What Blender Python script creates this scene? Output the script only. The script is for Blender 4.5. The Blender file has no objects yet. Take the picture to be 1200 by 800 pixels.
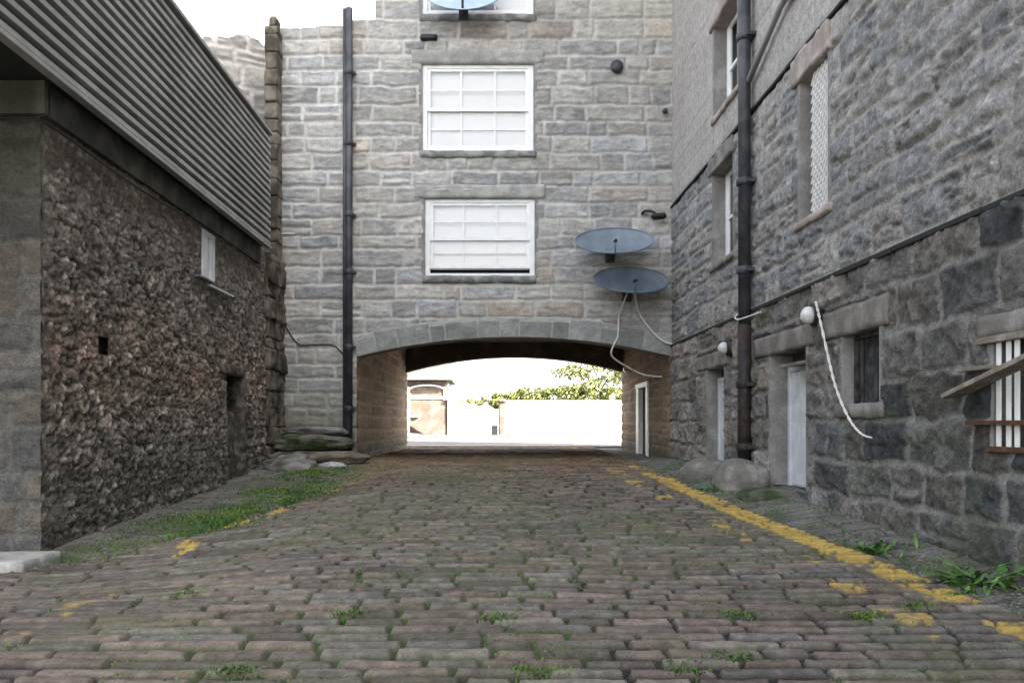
import bpy, bmesh, math, random
import numpy as np
from mathutils import Vector, Matrix, noise as mnoise

random.seed(7)
R = math.radians
SC = bpy.context.scene
COL = SC.collection

# ------------------------------------------------------------------ camera, sky, sun, exposure
cam = bpy.data.cameras.new('camera')
cam.sensor_width = 36.0
cam.lens = 30.0
cam.shift_x = 25.0 / 1200
cam.shift_y = 97.0 / 1200
cam.clip_end = 2000
camo = bpy.data.objects.new('camera', cam)
COL.objects.link(camo)
camo.location = (0, 0, 1.5)
camo.rotation_euler = (R(90), 0, 0)
SC.camera = camo

SUN_EL, SUN_ROT = R(40), R(118)
w = bpy.data.worlds.new('World')
SC.world = w
w.use_nodes = True
nt = w.node_tree
bg = nt.nodes['Background']
sky = nt.nodes.new('ShaderNodeTexSky')
sky.sky_type = 'NISHITA'
sky.sun_disc = False
sky.sun_elevation = SUN_EL
sky.sun_rotation = SUN_ROT
sky.dust_density = 3.5
sky.air_density = 1.0
sky.ozone_density = 1.0
hz = nt.nodes.new('ShaderNodeRGBToBW')          # thin white overcast veil over the blue
mxs = nt.nodes.new('ShaderNodeMix'); mxs.data_type = 'RGBA'; mxs.inputs['Factor'].default_value = 0.74
tint = nt.nodes.new('ShaderNodeMix'); tint.data_type = 'RGBA'; tint.blend_type = 'MULTIPLY'; tint.inputs['Factor'].default_value = 1.0
tint.inputs[7].default_value = (1.0, 0.995, 0.98, 1)
nt.links.new(sky.outputs[0], hz.inputs[0])
nt.links.new(sky.outputs[0], mxs.inputs[6]); nt.links.new(hz.outputs[0], mxs.inputs[7])
nt.links.new(mxs.outputs[2], tint.inputs[6])
nt.links.new(tint.outputs[2], bg.inputs[0])
bg.inputs[1].default_value = 0.15

sl = bpy.data.lights.new('sun', 'SUN')
sl.energy = 4.5
sl.angle = R(0.6)
sl.color = (1.0, 0.93, 0.82)
so = bpy.data.objects.new('sun', sl)
COL.objects.link(so)
sd = Vector((math.sin(SUN_ROT) * math.cos(SUN_EL), math.cos(SUN_ROT) * math.cos(SUN_EL), math.sin(SUN_EL)))
so.rotation_euler = sd.to_track_quat('Z', 'Y').to_euler()
so.location = (0, 0, 40)

SC.view_settings.view_transform = 'Standard'
SC.view_settings.look = 'None'
SC.view_settings.gamma = 1.0
SC.view_settings.use_curve_mapping = False
SC.view_settings.exposure = 3.18
SC.cycles.max_bounces = 6
SC.cycles.diffuse_bounces = 4

# ------------------------------------------------------------------ noise in numpy
_rng = np.random.RandomState(11)
_TAB = _rng.rand(16, 256, 256)


def vn(x, y, s=0):
    ix = np.floor(x).astype(int); iy = np.floor(y).astype(int)
    fx = x - ix; fy = y - iy
    fx = fx * fx * (3 - 2 * fx); fy = fy * fy * (3 - 2 * fy)
    T = _TAB[s % 16]
    a = T[ix & 255, iy & 255]; b = T[(ix + 1) & 255, iy & 255]
    c = T[ix & 255, (iy + 1) & 255]; d = T[(ix + 1) & 255, (iy + 1) & 255]
    return (a * (1 - fx) + b * fx) * (1 - fy) + (c * (1 - fx) + d * fx) * fy - 0.5


def fbm(x, y, o=4, s=0):
    t = 0; a = 1.0; n = 0
    for i in range(o):
        t = t + a * vn(x * 2 ** i + 17.3 * i, y * 2 ** i + 5.1 * i, s + i)
        n += a; a *= 0.55
    return t / n * 2


def sst(a, b, x):
    t = np.clip((x - a) / (b - a), 0, 1)
    return t * t * (3 - 2 * t)


def courses(U, V, ch, sw, seed, split=0.2, cvar=0.25, wvar=0.45, warp=0.05, ws=0.6, k_=0.06, ysc=1.0):
    """coursed stonework: distance to the nearest joint and three random numbers a stone"""
    rs = np.random.RandomState(seed)
    u = U + warp * fbm(U / ws, V / ws, 3, seed) + warp * .4 * vn(U / .15, V / .15, seed + 2)
    v = V + warp * fbm(U / ws + 40, V / ws + 9, 3, seed + 5) + warp * .4 * vn(U / .15 + 7, V / .15, seed + 3)
    v0, v1 = v.min() - 1, v.max() + 1
    ce = [v0]
    while ce[-1] < v1:
        c = ch(ce[-1]) if callable(ch) else ch
        ce.append(ce[-1] + c * (1 + cvar * (rs.rand() * 2 - 1)))
    ce = np.array(ce)
    ci = np.searchsorted(ce, v, side='right') - 1
    u0, u1 = u.min() - 3, u.max() + 3
    d = np.zeros_like(u); r = np.zeros(u.shape + (3,))
    for k in range(ci.min(), ci.max() + 1):
        m = ci == k
        if not m.any():
            continue
        se = [u0 + rs.rand()]
        while se[-1] < u1:
            s_ = sw(se[-1]) if callable(sw) else sw
            se.append(se[-1] + s_ * (1 + wvar * (rs.rand() * 2 - 1)))
        se = np.array(se); rr = rs.rand(len(se), 5)
        uu = u[m]; vv = v[m]
        si = np.clip(np.searchsorted(se, uu, side='right') - 1, 0, len(se) - 2)
        bot = np.full(uu.shape, ce[k]); top = np.full(uu.shape, ce[k + 1])
        q = rr[si]
        spl = q[:, 3] < split
        mid = bot + (top - bot) * (0.4 + 0.2 * q[:, 4])
        up = spl & (vv > mid); dn = spl & ~up
        bot = np.where(up, mid, bot); top = np.where(dn, mid, top)
        dx = np.minimum(uu - se[si], se[si + 1] - uu)
        dy = np.minimum(vv - bot, top - vv) * ysc
        # rounded corners
        cx = np.maximum(k_ - dx, 0); cy = np.maximum(k_ - dy, 0)
        dd = np.where((dx < k_) & (dy < k_), k_ - np.sqrt(cx ** 2 + cy ** 2), np.minimum(dx, dy))
        d[m] = dd
        c = q[:, :3].copy()
        c[up] = (c[up] * 1.7 + .31) % 1
        r[m] = c
    return d, r


def rubble(U, V, cell, seed):
    su = np.array(cell)
    x = U / su[0]; y = V / su[1]
    x = x + .25 * fbm(x * 1.5, y * 1.5, 2, seed); y = y + .25 * fbm(x * 1.5 + 9, y * 1.5, 2, seed + 4)
    ix = np.floor(x).astype(int); iy = np.floor(y).astype(int)
    f1 = np.full(x.shape, 9.); f2 = np.full(x.shape, 9.); rid = np.zeros(x.shape + (3,))
    for a in (-1, 0, 1):
        for b in (-1, 0, 1):
            jx = (ix + a); jy = (iy + b)
            px = jx + .5 + .8 * (_TAB[seed % 16][jx & 255, jy & 255] - .5)
            py = jy + .5 + .8 * (_TAB[(seed + 1) % 16][jx & 255, jy & 255] - .5)
            dd = np.sqrt((px - x) ** 2 + (py - y) ** 2)
            n = dd < f1
            f2 = np.where(n, f1, np.minimum(f2, dd))
            for c in range(3):
                rid[..., c] = np.where(n, _TAB[(seed + 2 + c) % 16][jx & 255, jy & 255], rid[..., c])
            f1 = np.where(n, dd, f1)
    return (f2 - f1) * min(cell) * .5, rid


# ------------------------------------------------------------------ object helpers
def tag(o, label=None, cat=None, group=None, kind=None):
    if label: o['label'] = label
    if cat: o['category'] = cat
    if group: o['group'] = group
    if kind: o['kind'] = kind
    return o


def empty(name, loc=(0, 0, 0), label=None, cat=None, group=None):
    o = bpy.data.objects.new(name, None)
    COL.objects.link(o); o.location = loc
    return tag(o, label, cat, group)


def link(name, me, mat, parent=None):
    o = bpy.data.objects.new(name, me)
    COL.objects.link(o)
    if mat: me.materials.append(mat)
    if parent is not None:
        o.parent = parent
        if parent.parent is None:
            off = Vector(parent.location)
        else:
            off = Vector(parent.location) + Vector(parent.parent.location)
        if off.length > 1e-9:
            me.transform(Matrix.Translation(-off))
    return o


def obj(name, bm, mat, parent=None, smooth=False):
    me = bpy.data.meshes.new(name)
    bm.to_mesh(me); bm.free()
    if smooth: me.shade_smooth()
    return link(name, me, mat, parent)


def hf_mesh(name, P, C, keep, mat, parent=None, flip=False, smooth=True):
    nu, nv = P.shape[:2]
    idx = np.arange(nu * nv).reshape(nu, nv)
    q = np.stack([idx[:-1, :-1], idx[1:, :-1], idx[1:, 1:], idx[:-1, 1:]], -1)
    if flip: q = q[..., ::-1]
    q = q[keep].reshape(-1, 4) if keep is not None else q.reshape(-1, 4)
    used, inv = np.unique(q, return_inverse=True)
    q = inv.reshape(-1, 4)
    co = P.reshape(-1, 3)[used]
    cc = C.reshape(-1, 3)[used]
    me = bpy.data.meshes.new(name)
    me.vertices.add(len(co)); me.vertices.foreach_set('co', co.astype(np.float32).ravel())
    me.loops.add(q.size); me.loops.foreach_set('vertex_index', q.ravel().astype(np.int32))
    me.polygons.add(len(q))
    me.polygons.foreach_set('loop_start', np.arange(0, q.size, 4, dtype=np.int32))
    me.update(calc_edges=True)
    at = me.color_attributes.new('Col', 'FLOAT_COLOR', 'POINT')
    ca = np.ones((len(co), 4), np.float32); ca[:, :3] = np.clip(cc, 0.002, 1)
    at.data.foreach_set('color', ca.ravel())
    if smooth: me.shade_smooth()
    return link(name, me, mat, parent)


def add_box(bm, x0, x1, y0, y1, z0, z1, bev=0.0, rot=None, piv=None):
    vs = [bm.verts.new((x, y, z)) for x in (x0, x1) for y in (y0, y1) for z in (z0, z1)]
    f = [(0, 1, 3, 2), (4, 6, 7, 5), (0, 4, 5, 1), (2, 3, 7, 6), (0, 2, 6, 4), (1, 5, 7, 3)]
    fs = [bm.faces.new([vs[i] for i in a]) for a in f]
    if bev > 0:
        es = list({e for a in fs for e in a.edges})
        r = bmesh.ops.bevel(bm, geom=es, offset=bev, segments=2, affect='EDGES', profile=.6)
        vs = list({v for a in r['faces'] for v in a.verts} | {v for v in vs if v.is_valid})
    if rot is not None:
        p = Vector(piv if piv else ((x0 + x1) / 2, (y0 + y1) / 2, (z0 + z1) / 2))
        bmesh.ops.transform(bm, matrix=Matrix.Translation(p) @ rot @ Matrix.Translation(-p), verts=vs)
    return vs


def box(name, x0, x1, y0, y1, z0, z1, mat, parent=None, bev=0.0, rot=None, piv=None):
    bm = bmesh.new(); add_box(bm, x0, x1, y0, y1, z0, z1, bev, rot, piv)
    return obj(name, bm, mat, parent)


def rough_box(name, x0, x1, y0, y1, z0, z1, mat, parent=None, amp=.015, cell=.09, bev=.02, seed=0):
    """a dressed or broken stone: finely cut box whose faces are pushed about"""
    bm = bmesh.new()
    dx, dy, dz = x1 - x0, y1 - y0, z1 - z0
    bmesh.ops.create_cube(bm, size=1)
    bmesh.ops.scale(bm, vec=(dx, dy, dz), verts=bm.verts)
    for ax, L in enumerate((dx, dy, dz)):
        n = max(1, min(60, int(L / cell)))
        e_ = min(bev * 1.3, L * .2)
        for q in [-L / 2 + e_, L / 2 - e_] + [-L / 2 + L * i / n for i in range(1, n)]:
            c = Vector((0, 0, 0)); c[ax] = q
            no = Vector((0, 0, 0)); no[ax] = 1
            bmesh.ops.bisect_plane(bm, geom=bm.verts[:] + bm.edges[:] + bm.faces[:], plane_co=c, plane_no=no)
    ctr = Vector(((x0 + x1) / 2, (y0 + y1) / 2, (z0 + z1) / 2))
    for v in bm.verts:
        h = [dx / 2, dy / 2, dz / 2]
        near = sum(1 for a in range(3) if h[a] - abs(v.co[a]) < 1e-4)
        if near >= 2:
            for a in range(3):
                if h[a] - abs(v.co[a]) < 1e-4:
                    v.co[a] -= math.copysign(bev * (near - 1), v.co[a])
        p = v.co + ctr
        v.co += Vector((mnoise.noise(p * 3 + Vector((seed, 0, 0))), mnoise.noise(p * 3 + Vector((0, seed, 5))),
                        mnoise.noise(p * 3 + Vector((9, 0, seed))))) * amp + \
            Vector((mnoise.noise(p * 9), mnoise.noise(p * 9 + Vector((3, 3, 3))), mnoise.noise(p * 9 + Vector((7, 1, 2))))) * amp * .5 + \
            Vector((mnoise.noise(p * 24), mnoise.noise(p * 24 + Vector((3, 3, 3))), mnoise.noise(p * 24 + Vector((7, 1, 2))))) * amp * .3
        v.co += ctr
    return obj(name, bm, mat, parent, smooth=True)


def tube_bm(bm, pts, r, seg=10, cap=True):
    pts = [Vector(p) for p in pts]
    rad = r if isinstance(r, (list, tuple)) else [r] * len(pts)
    rings = []
    up = None
    for i, p in enumerate(pts):
        t = (pts[min(i + 1, len(pts) - 1)] - pts[max(i - 1, 0)]).normalized()
        if up is None:
            up = Vector((0, 0, 1)) if abs(t.z) < .9 else Vector((1, 0, 0))
        a = t.cross(up).normalized(); b = a.cross(t).normalized(); up = b
        rings.append([bm.verts.new(p + (a * math.cos(2 * math.pi * k / seg) + b * math.sin(2 * math.pi * k / seg)) * rad[i])
                      for k in range(seg)])
    for i in range(len(rings) - 1):
        for k in range(seg):
            bm.faces.new((rings[i][k], rings[i][(k + 1) % seg], rings[i + 1][(k + 1) % seg], rings[i + 1][k]))
    if cap:
        bm.faces.new(rings[0]); bm.faces.new(rings[-1][::-1])


def tube(name, pts, r, mat, parent=None, seg=10):
    bm = bmesh.new(); tube_bm(bm, pts, r, seg)
    bmesh.ops.recalc_face_normals(bm, faces=bm.faces)
    return obj(name, bm, mat, parent, smooth=True)


def spline(pts, n=8):
    P = [Vector(p) for p in pts]; P = [P[0]] + P + [P[-1]]; out = []
    for i in range(1, len(P) - 2):
        for k in range(n):
            t = k / n
            a, b, c, d = P[i - 1], P[i], P[i + 1], P[i + 2]
            out.append(.5 * ((2 * b) + (c - a) * t + (2 * a - 5 * b + 4 * c - d) * t * t + (3 * b - a - 3 * c + d) * t ** 3))
    out.append(P[-2]); return out


# ------------------------------------------------------------------ materials
def mat_new(name):
    m = bpy.data.materials.new(name); m.use_nodes = True
    return m, m.node_tree, m.node_tree.nodes['Principled BSDF']


def node(nt, t, **kw):
    n = nt.nodes.new(t)
    for k, v in kw.items(): setattr(n, k, v)
    return n


def detail(nt, bsdf, col_out, var=.35, sc=(4, 22, 90), bump=.5, dist=.02, rough=.88):
    tc = node(nt, 'ShaderNodeTexCoord')
    ns = []
    for s in sc:
        n = node(nt, 'ShaderNodeTexNoise'); n.inputs['Scale'].default_value = s
        n.inputs['Detail'].default_value = 6; n.inputs['Roughness'].default_value = .65
        nt.links.new(tc.outputs['Object'], n.inputs['Vector']); ns.append(n)
    a = node(nt, 'ShaderNodeMath', operation='ADD'); b = node(nt, 'ShaderNodeMath', operation='ADD')
    nt.links.new(ns[0].outputs[0], a.inputs[0]); nt.links.new(ns[1].outputs[0], a.inputs[1])
    nt.links.new(a.outputs[0], b.inputs[0]); nt.links.new(ns[2].outputs[0], b.inputs[1])
    mr = node(nt, 'ShaderNodeMapRange')
    mr.inputs['From Min'].default_value = 1.05; mr.inputs['From Max'].default_value = 1.95
    mr.inputs['To Min'].default_value = 1 - var; mr.inputs['To Max'].default_value = 1 + var
    nt.links.new(b.outputs[0], mr.inputs['Value'])
    mx = node(nt, 'ShaderNodeVectorMath', operation='SCALE')
    nt.links.new(col_out, mx.inputs[0]); nt.links.new(mr.outputs[0], mx.inputs['Scale'])
    nt.links.new(mx.outputs[0], bsdf.inputs['Base Color'])
    bp = node(nt, 'ShaderNodeBump'); bp.inputs['Strength'].default_value = bump; bp.inputs['Distance'].default_value = dist
    nt.links.new(b.outputs[0], bp.inputs['Height']); nt.links.new(bp.outputs[0], bsdf.inputs['Normal'])
    bsdf.inputs['Roughness'].default_value = rough
    bsdf.inputs['Specular IOR Level'].default_value = .3


def mat_attr(name, **kw):
    m, nt, b = mat_new(name)
    at = node(nt, 'ShaderNodeVertexColor', layer_name='Col')
    detail(nt, b, at.outputs['Color'], **kw)
    return m


def mat_col(name, c, **kw):
    m, nt, b = mat_new(name)
    rg = node(nt, 'ShaderNodeRGB'); rg.outputs[0].default_value = (*c, 1)
    detail(nt, b, rg.outputs[0], **kw)
    return m


def mat_mix(name, c1, c2, scale=3, lo=.45, hi=.6, **kw):
    m, nt, b = mat_new(name)
    tc = node(nt, 'ShaderNodeTexCoord')
    n = node(nt, 'ShaderNodeTexNoise'); n.inputs['Scale'].default_value = scale; n.inputs['Detail'].default_value = 8
    nt.links.new(tc.outputs['Object'], n.inputs['Vector'])
    rp = node(nt, 'ShaderNodeValToRGB')
    rp.color_ramp.elements[0].position = lo; rp.color_ramp.elements[0].color = (*c1, 1)
    rp.color_ramp.elements[1].position = hi; rp.color_ramp.elements[1].color = (*c2, 1)
    nt.links.new(n.outputs[0], rp.inputs[0])
    detail(nt, b, rp.outputs[0], **kw)
    return m


M = {}
M['stone'] = mat_attr('stonework', var=.4, sc=(6, 26, 80), bump=.7, dist=.02)
M['rough_stone'] = mat_attr('rough_stonework', var=.6, sc=(7, 28, 90), bump=.9, dist=.03)
M['road'] = mat_attr('stone_setts', var=.55, sc=(9, 45, 150), bump=.7, dist=.014, rough=.75)
M['earth'] = mat_attr('earth_verge', var=.4, sc=(8, 40, 130), bump=.8, dist=.02, rough=.95)
M['lintel'] = mat_mix('dressed_lintel', (.17, .155, .14), (.26, .24, .22), 2.5, bump=.6, dist=.02)
M['lintel_pink'] = mat_mix('pink_dressed_stone', (.27, .225, .20), (.36, .31, .285), 2, bump=.4, dist=.015)
M['lintel_grey'] = mat_mix('grey_dressed_stone', (.28, .275, .26), (.38, .37, .35), 3, bump=.5, dist=.015)
M['sill'] = mat_mix('sill_stone', (.16, .16, .155), (.25, .25, .24), 4, bump=.6, dist=.02)
M['reveal'] = mat_mix('reveal_stone', (.19, .18, .17), (.26, .25, .235), 3, bump=.4, dist=.01)
M['white'] = mat_mix('white_paint', (.76, .76, .75), (.83, .83, .82), 6, var=.04, bump=.08, dist=.003, rough=.45)
M['door'] = mat_mix('white_door_paint', (.55, .57, .60), (.68, .70, .72), 3, var=.06, bump=.1, dist=.003, rough=.45)
M['blind'] = mat_col('white_blind', (.86, .86, .855), var=.03, bump=.05, dist=.002, rough=.8)
M['iron'] = mat_mix('dark_iron_paint', (.035, .036, .042), (.06, .06, .07), 5, var=.25, bump=.15, dist=.003, rough=.42)
M['rust'] = mat_mix('rusty_iron_paint', (.016, .015, .015), (.042, .028, .022), 6, var=.35, bump=.4, dist=.005, rough=.6)
M['steel'] = mat_mix('grey_cladding', (.28, .278, .27), (.35, .345, .335), 1.5, var=.1, bump=.1, dist=.003, rough=.42)
M['soffit'] = mat_col('dark_soffit', (.022, .024, .022), var=.2, bump=.1, dist=.004)
M['concrete'] = mat_mix('mossy_band', (.055, .055, .045), (.10, .095, .08), 2, bump=.5, dist=.015)
M['dish'] = mat_mix('blue_grey_dish', (.13, .165, .20), (.165, .20, .24), 3, var=.08, bump=.06, dist=.003, rough=.4)
M['dish_dark'] = mat_mix('dark_blue_dish', (.075, .10, .125), (.105, .13, .155), 3, var=.1, bump=.06, dist=.003, rough=.45)
M['dish_light'] = mat_mix('light_blue_dish', (.33, .42, .55), (.40, .49, .60), 3, var=.06, bump=.05, dist=.003, rough=.35)
M['black'] = mat_col('black_plastic', (.02, .02, .022), var=.15, bump=.1, dist=.002, rough=.45)
M['white_plastic'] = mat_mix('white_plastic', (.50, .50, .50), (.62, .62, .61), 8, var=.05, bump=.05, dist=.002, rough=.35)
M['rope'] = mat_col('white_cable', (.58, .56, .54), var=.2, bump=.3, dist=.004, rough=.7)
M['wood'] = mat_mix('weathered_wood', (.17, .145, .12), (.27, .245, .21), 5, var=.3, bump=.5, dist=.006)
M['brown_wood'] = mat_mix('brown_wood', (.07, .035, .018), (.12, .065, .035), 6, var=.3, bump=.4, dist=.005)
M['dark_board'] = mat_mix('dark_boards', (.025, .026, .028), (.065, .062, .06), 7, var=.3, bump=.4, dist=.006)
M['dark_room'] = mat_col('dark_interior', (.012, .012, .014), var=.1, bump=.05, dist=.002)
M['boulder'] = mat_mix('granite_boulder', (.12, .115, .10), (.27, .265, .25), 2.5, lo=.4, hi=.62, bump=.9, dist=.03)
M['guard'] = mat_mix('rounded_granite', (.15, .14, .125), (.24, .225, .205), 2.5, bump=.45, dist=.015)
M['mossy'] = mat_mix('mossy_stone', (.045, .065, .022), (.15, .145, .12), 2.2, lo=.42, hi=.58, bump=.8, dist=.03)
M['grass'] = mat_mix('grass_blades', (.05, .11, .02), (.12, .20, .035), 1.2, var=.3, bump=.1, dist=.003, rough=.6)
M['weed'] = mat_mix('weed_leaves', (.055, .13, .03), (.11, .20, .05), 5, var=.25, bump=.3, dist=.004, rough=.5)
M['moss'] = mat_mix('joint_moss', (.035, .055, .015), (.08, .11, .03), 3, var=.3, bump=.4, dist=.01)
M['leaf'] = mat_mix('tree_leaves', (.10, .115, .03), (.16, .17, .06), 1.5, var=.3, bump=.1, dist=.003, rough=.5)
M['bark'] = mat_mix('bark', (.06, .045, .03), (.11, .085, .06), 6, bump=.8, dist=.02)
M['asphalt'] = mat_mix('street_asphalt', (.12, .11, .108), (.16, .148, .145), 2, var=.2, bump=.4, dist=.006)
M['paving'] = mat_mix('pavement', (.22, .21, .20), (.30, .285, .27), 1, var=.2, bump=.3, dist=.006)
M['kerb'] = mat_mix('kerb_granite', (.12, .115, .11), (.18, .175, .17), 4, bump=.4, dist=.01)
M['ground'] = mat_mix('open_ground', (.10, .09, .07), (.15, .14, .11), .3, bump=.4, dist=.03)
M['render_white'] = mat_mix('white_render', (.72, .71, .68), (.82, .81, .78), .6, var=.05, bump=.2, dist=.008)
M['brown_stone'] = mat_mix('brown_sandstone', (.13, .098, .078), (.20, .155, .125), 1.5, bump=.5, dist=.02)  # tone darkened to carry the tree shade on the house
M['slate'] = mat_mix('slate_roof', (.06, .065, .06), (.11, .12, .09), 2, bump=.4, dist=.02)
M['mass'] = mat_mix('plain_rubble', (.14, .13, .12), (.22, .205, .19), 1.3, bump=.7, dist=.03)
M['rubble'] = mat_mix('dark_rubble_stone', (.07, .062, .052), (.19, .165, .14), 5, var=.5, bump=.9, dist=.03)
M['pier'] = mat_mix('rusty_mossy_pier', (.06, .052, .038), (.20, .17, .135), 2.2, lo=.4, hi=.6, var=.4, bump=.9, dist=.03)
M['ceiling'] = mat_mix('dark_brown_ceiling', (.09, .07, .055), (.15, .12, .095), 1.2, var=.3, bump=.4, dist=.02)  # dark brown, shared by ceiling, beam and rear arch


def glass():
    m, nt, b = mat_new('window_glass')
    out = [n for n in nt.nodes if n.type == 'OUTPUT_MATERIAL'][0]
    t = node(nt, 'ShaderNodeBsdfTransparent'); g = node(nt, 'ShaderNodeBsdfGlossy'); g.inputs['Roughness'].default_value = .02
    f = node(nt, 'ShaderNodeFresnel'); f.inputs[0].default_value = 1.5
    mx = node(nt, 'ShaderNodeMixShader')
    nt.links.new(f.outputs[0], mx.inputs[0]); nt.links.new(t.outputs[0], mx.inputs[1]); nt.links.new(g.outputs[0], mx.inputs[2])
    nt.links.new(mx.outputs[0], out.inputs[0])
    return m


M['glass'] = glass()

# ------------------------------------------------------------------ levels and edges of the lane
FY = 21.74            # plane of the building over the arch
XR = 4.63             # right wall plane
XL = -5.33            # left wall plane
_gy = [-30, 4.5, 7.5, 10, 13, 16, 20, 32, 36, 48, 400]
_gz = [0.0, 0.0, .08, .19, .34, .46, .54, .57, .62, .78, .78]


def gz(x, y):
    x = np.asarray(x, float); y = np.asarray(y, float)
    z = (np.interp(y - .6, _gy, _gz) + np.interp(y, _gy, _gz) + np.interp(y + .6, _gy, _gz)) / 3
    z = z - .28 * sst(-1.0, -5.0, x) * sst(5, 9.5, y) * (1 - sst(16, 21, y))
    return z


def xr_edge(y):      # outer (right) edge of the yellow line
    return np.interp(y, [-20, 3.5, 5.6, 7.3, 9.5, 12, 14.5, 17, 20, 24, 33], [4.0, 3.95, 3.92, 3.9, 3.75, 3.55, 3.42, 3.4, 3.45, 3.6, 4.0])


def xl_edge(y):      # left edge of the setts
    return np.interp(y, [-20, 8.2, 9.2, 10.5, 12, 14, 16, 19, 21.7, 33], [-9, -9, -4.9, -4.3, -3.7, -3.0, -2.75, -3.0, -3.3, -3.3])


def spaced(a, b, f):
    o = [a]
    while o[-1] < b:
        o.append(o[-1] + f(o[-1]))
    o[-1] = b
    return np.array(o)


# ------------------------------------------------------------------ the lane: setts, verges, street, ground
ys = spaced(-8, 33.2, lambda y: .12 if y < 3.6 else max(.011, .0024 * y))
xs = spaced(-9.5, 5.15, lambda x: .10 if x < -6 else .017)
X, Y = np.meshgrid(xs, ys, indexing='ij')
g = gz(X, Y)
d, r = courses(X + .02 * Y, Y + .04 * fbm(X / 3.2, Y / 3.2, 2, 3) + .30 * sst(-.5, -6, X) * fbm(X / 2.5, Y / 1.8, 2, 8),
               .195, lambda x: .47 if x > -2.2 else .74, 5, split=.0, cvar=.16, wvar=.40, warp=.018, ws=.3, k_=.014, ysc=.48)
jw = .011 + .012 * fbm(X / .5, Y / .5, 3, 4) + .010 * sst(8, 15, Y)
prof = sst(jw, jw + .014, d)
hgt = prof * (.040 + .018 * (r[..., 1] - .5)) + prof * .006 * sst(0, .05, d) + prof * .008 * fbm(X / .16, Y / .12, 4, 2) + .018 * fbm(X / 1.6, Y / 1.6, 2, 9)
pal = np.array([[.155, .140, .130], [.175, .143, .130], [.148, .141, .138], [.172, .158, .144], [.128, .110, .102], [.168, .138, .122]])
cs = pal[(r[..., 0] * 6).astype(int) % 6] * (.70 + .40 * r[..., 2])[..., None] * (1 + .55 * fbm(X / .07, Y / .07, 4, 11))[..., None]
big = fbm(X / 2.0, Y / 3.0, 3, 6)
cs = cs * (1 + .22 * big)[..., None] * np.array([1.05, 1.0, .92])
# warmer, browner towards the arch
wm = sst(12, 22, Y)[..., None]
cs = cs * (1 - wm) + cs * np.array([1.38, 1.10, .86]) * wm
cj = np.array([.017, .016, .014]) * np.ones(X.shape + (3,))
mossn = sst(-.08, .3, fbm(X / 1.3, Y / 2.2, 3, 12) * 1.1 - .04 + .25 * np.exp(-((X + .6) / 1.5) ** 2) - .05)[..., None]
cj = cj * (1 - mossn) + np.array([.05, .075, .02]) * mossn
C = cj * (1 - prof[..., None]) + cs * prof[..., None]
film = (sst(.12, .5, fbm(X / .9 + 5, Y / 1.4, 3, 1) + .3 * np.exp(-((X + .5) / 1.3) ** 2) * sst(9, 14, Y)) * .3)[..., None]
C = C * (1 - film) + np.array([.085, .10, .045]) * film
# dark damp streaks
# yellow paint: solid outer band, broken inner band, traces on the left
yel = np.array([.43, .295, .075])
wear = fbm(X / .35, Y / .35, 4, 7) * .7 + fbm(X / .07, Y / .07, 2, 3) * .3
xe = xr_edge(Y)
band = sst(.0, .03, (xe - X)) * (1 - sst(.36, .40, (xe - X)))
gap = np.where((Y > 6.15) & (Y < 6.75), 0, 1)
fade = np.interp(Y, [-20, 3, 5, 12, 17, 20, 23, 33], [.3, .5, .9, 1.0, .75, .4, .25, .1])
p1 = band * gap * sst(-.30, -.02, wear + (fade - .85) * .9)
band2 = sst(.60, .66, (xe - X)) * (1 - sst(.94, 1.0, (xe - X)))
p2 = band2 * sst(.12, .3, wear + .12 * np.cos(Y * 1.7 + 1) + .0 + .05 * (prof - 1))
xl_ = np.interp(Y, [3, 5, 7.5, 9.5, 11, 13, 16, 22], [-3.2, -3.3, -3.35, -3.55, -3.75, -3.2, -2.5, -2.6])
band3 = 1 - sst(.09, .17, np.abs(X - xl_))
p3 = band3 * sst(.12, .4, wear - .03) * .6 * sst(4, 5, Y)
paint = np.clip(p1 + p2 * .7 + p3 * .75, 0, 1) * (.45 + .55 * prof)
C = C * (1 - paint[..., None]) + yel * (.75 + .45 * (wear + .5))[..., None] * paint[..., None] * 1.0
# verges
verR = sst(0, .12, X - xe)
verL = sst(0, .3, xl_edge(Y) - X + .25 * fbm(X / .6, Y / .6, 2, 2))
ver = np.maximum(verR, verL)
vd, vr = courses(X, Y, .5, .75, 31, split=.2, warp=.12, ws=.5)
vp = sst(.01, .05, vd)
vh = .028 * fbm(X / .45, Y / .45, 4, 10) + vp * .014 * sst(12, 8, Y) + .10 * verR * sst(0, .9, X - xe) * sst(5, 8, Y) * (1 - sst(21, 23, Y)) + .06 * verL * sst(0, 1.5, xl_edge(Y) - X)
vc = np.array([.165, .155, .14]) * (1 + .5 * fbm(X / .3, Y / .3, 4, 1))[..., None] * (.6 + .4 * vp)[..., None]
gm = sst(-.1, .35, fbm(X / .7, Y / .7, 3, 14) + .12 * verL - .12)[..., None] * .6
vc = vc * (1 - gm) + np.array([.06, .08, .03]) * gm
C = C * (1 - ver[..., None]) + vc * ver[..., None]
# the last traces of paint by the left grass
blot = band3 * sst(.02, .12, wear) * sst(9, 10, Y) * (1 - sst(15, 17, Y))
C = C * (1 - blot[..., None]) + yel * .95 * blot[..., None]
Z = g + hgt * (1 - ver) + vh * ver
LANE = (X, Y, Z)
Pm = np.stack([X, Y, Z], -1)
vf = (ver[:-1, :-1] > .5)
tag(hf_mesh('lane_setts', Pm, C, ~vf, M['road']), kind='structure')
tag(hf_mesh('verge', Pm, C, vf, M['earth']), kind='structure')


def gtop(x, y):      # height of the lane's surface for setting things down
    i = min(max(int(np.searchsorted(xs, x)), 0), len(xs) - 1); j = min(max(int(np.searchsorted(ys, y)), 0), len(ys) - 1)
    return float(Z[i, j])


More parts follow.
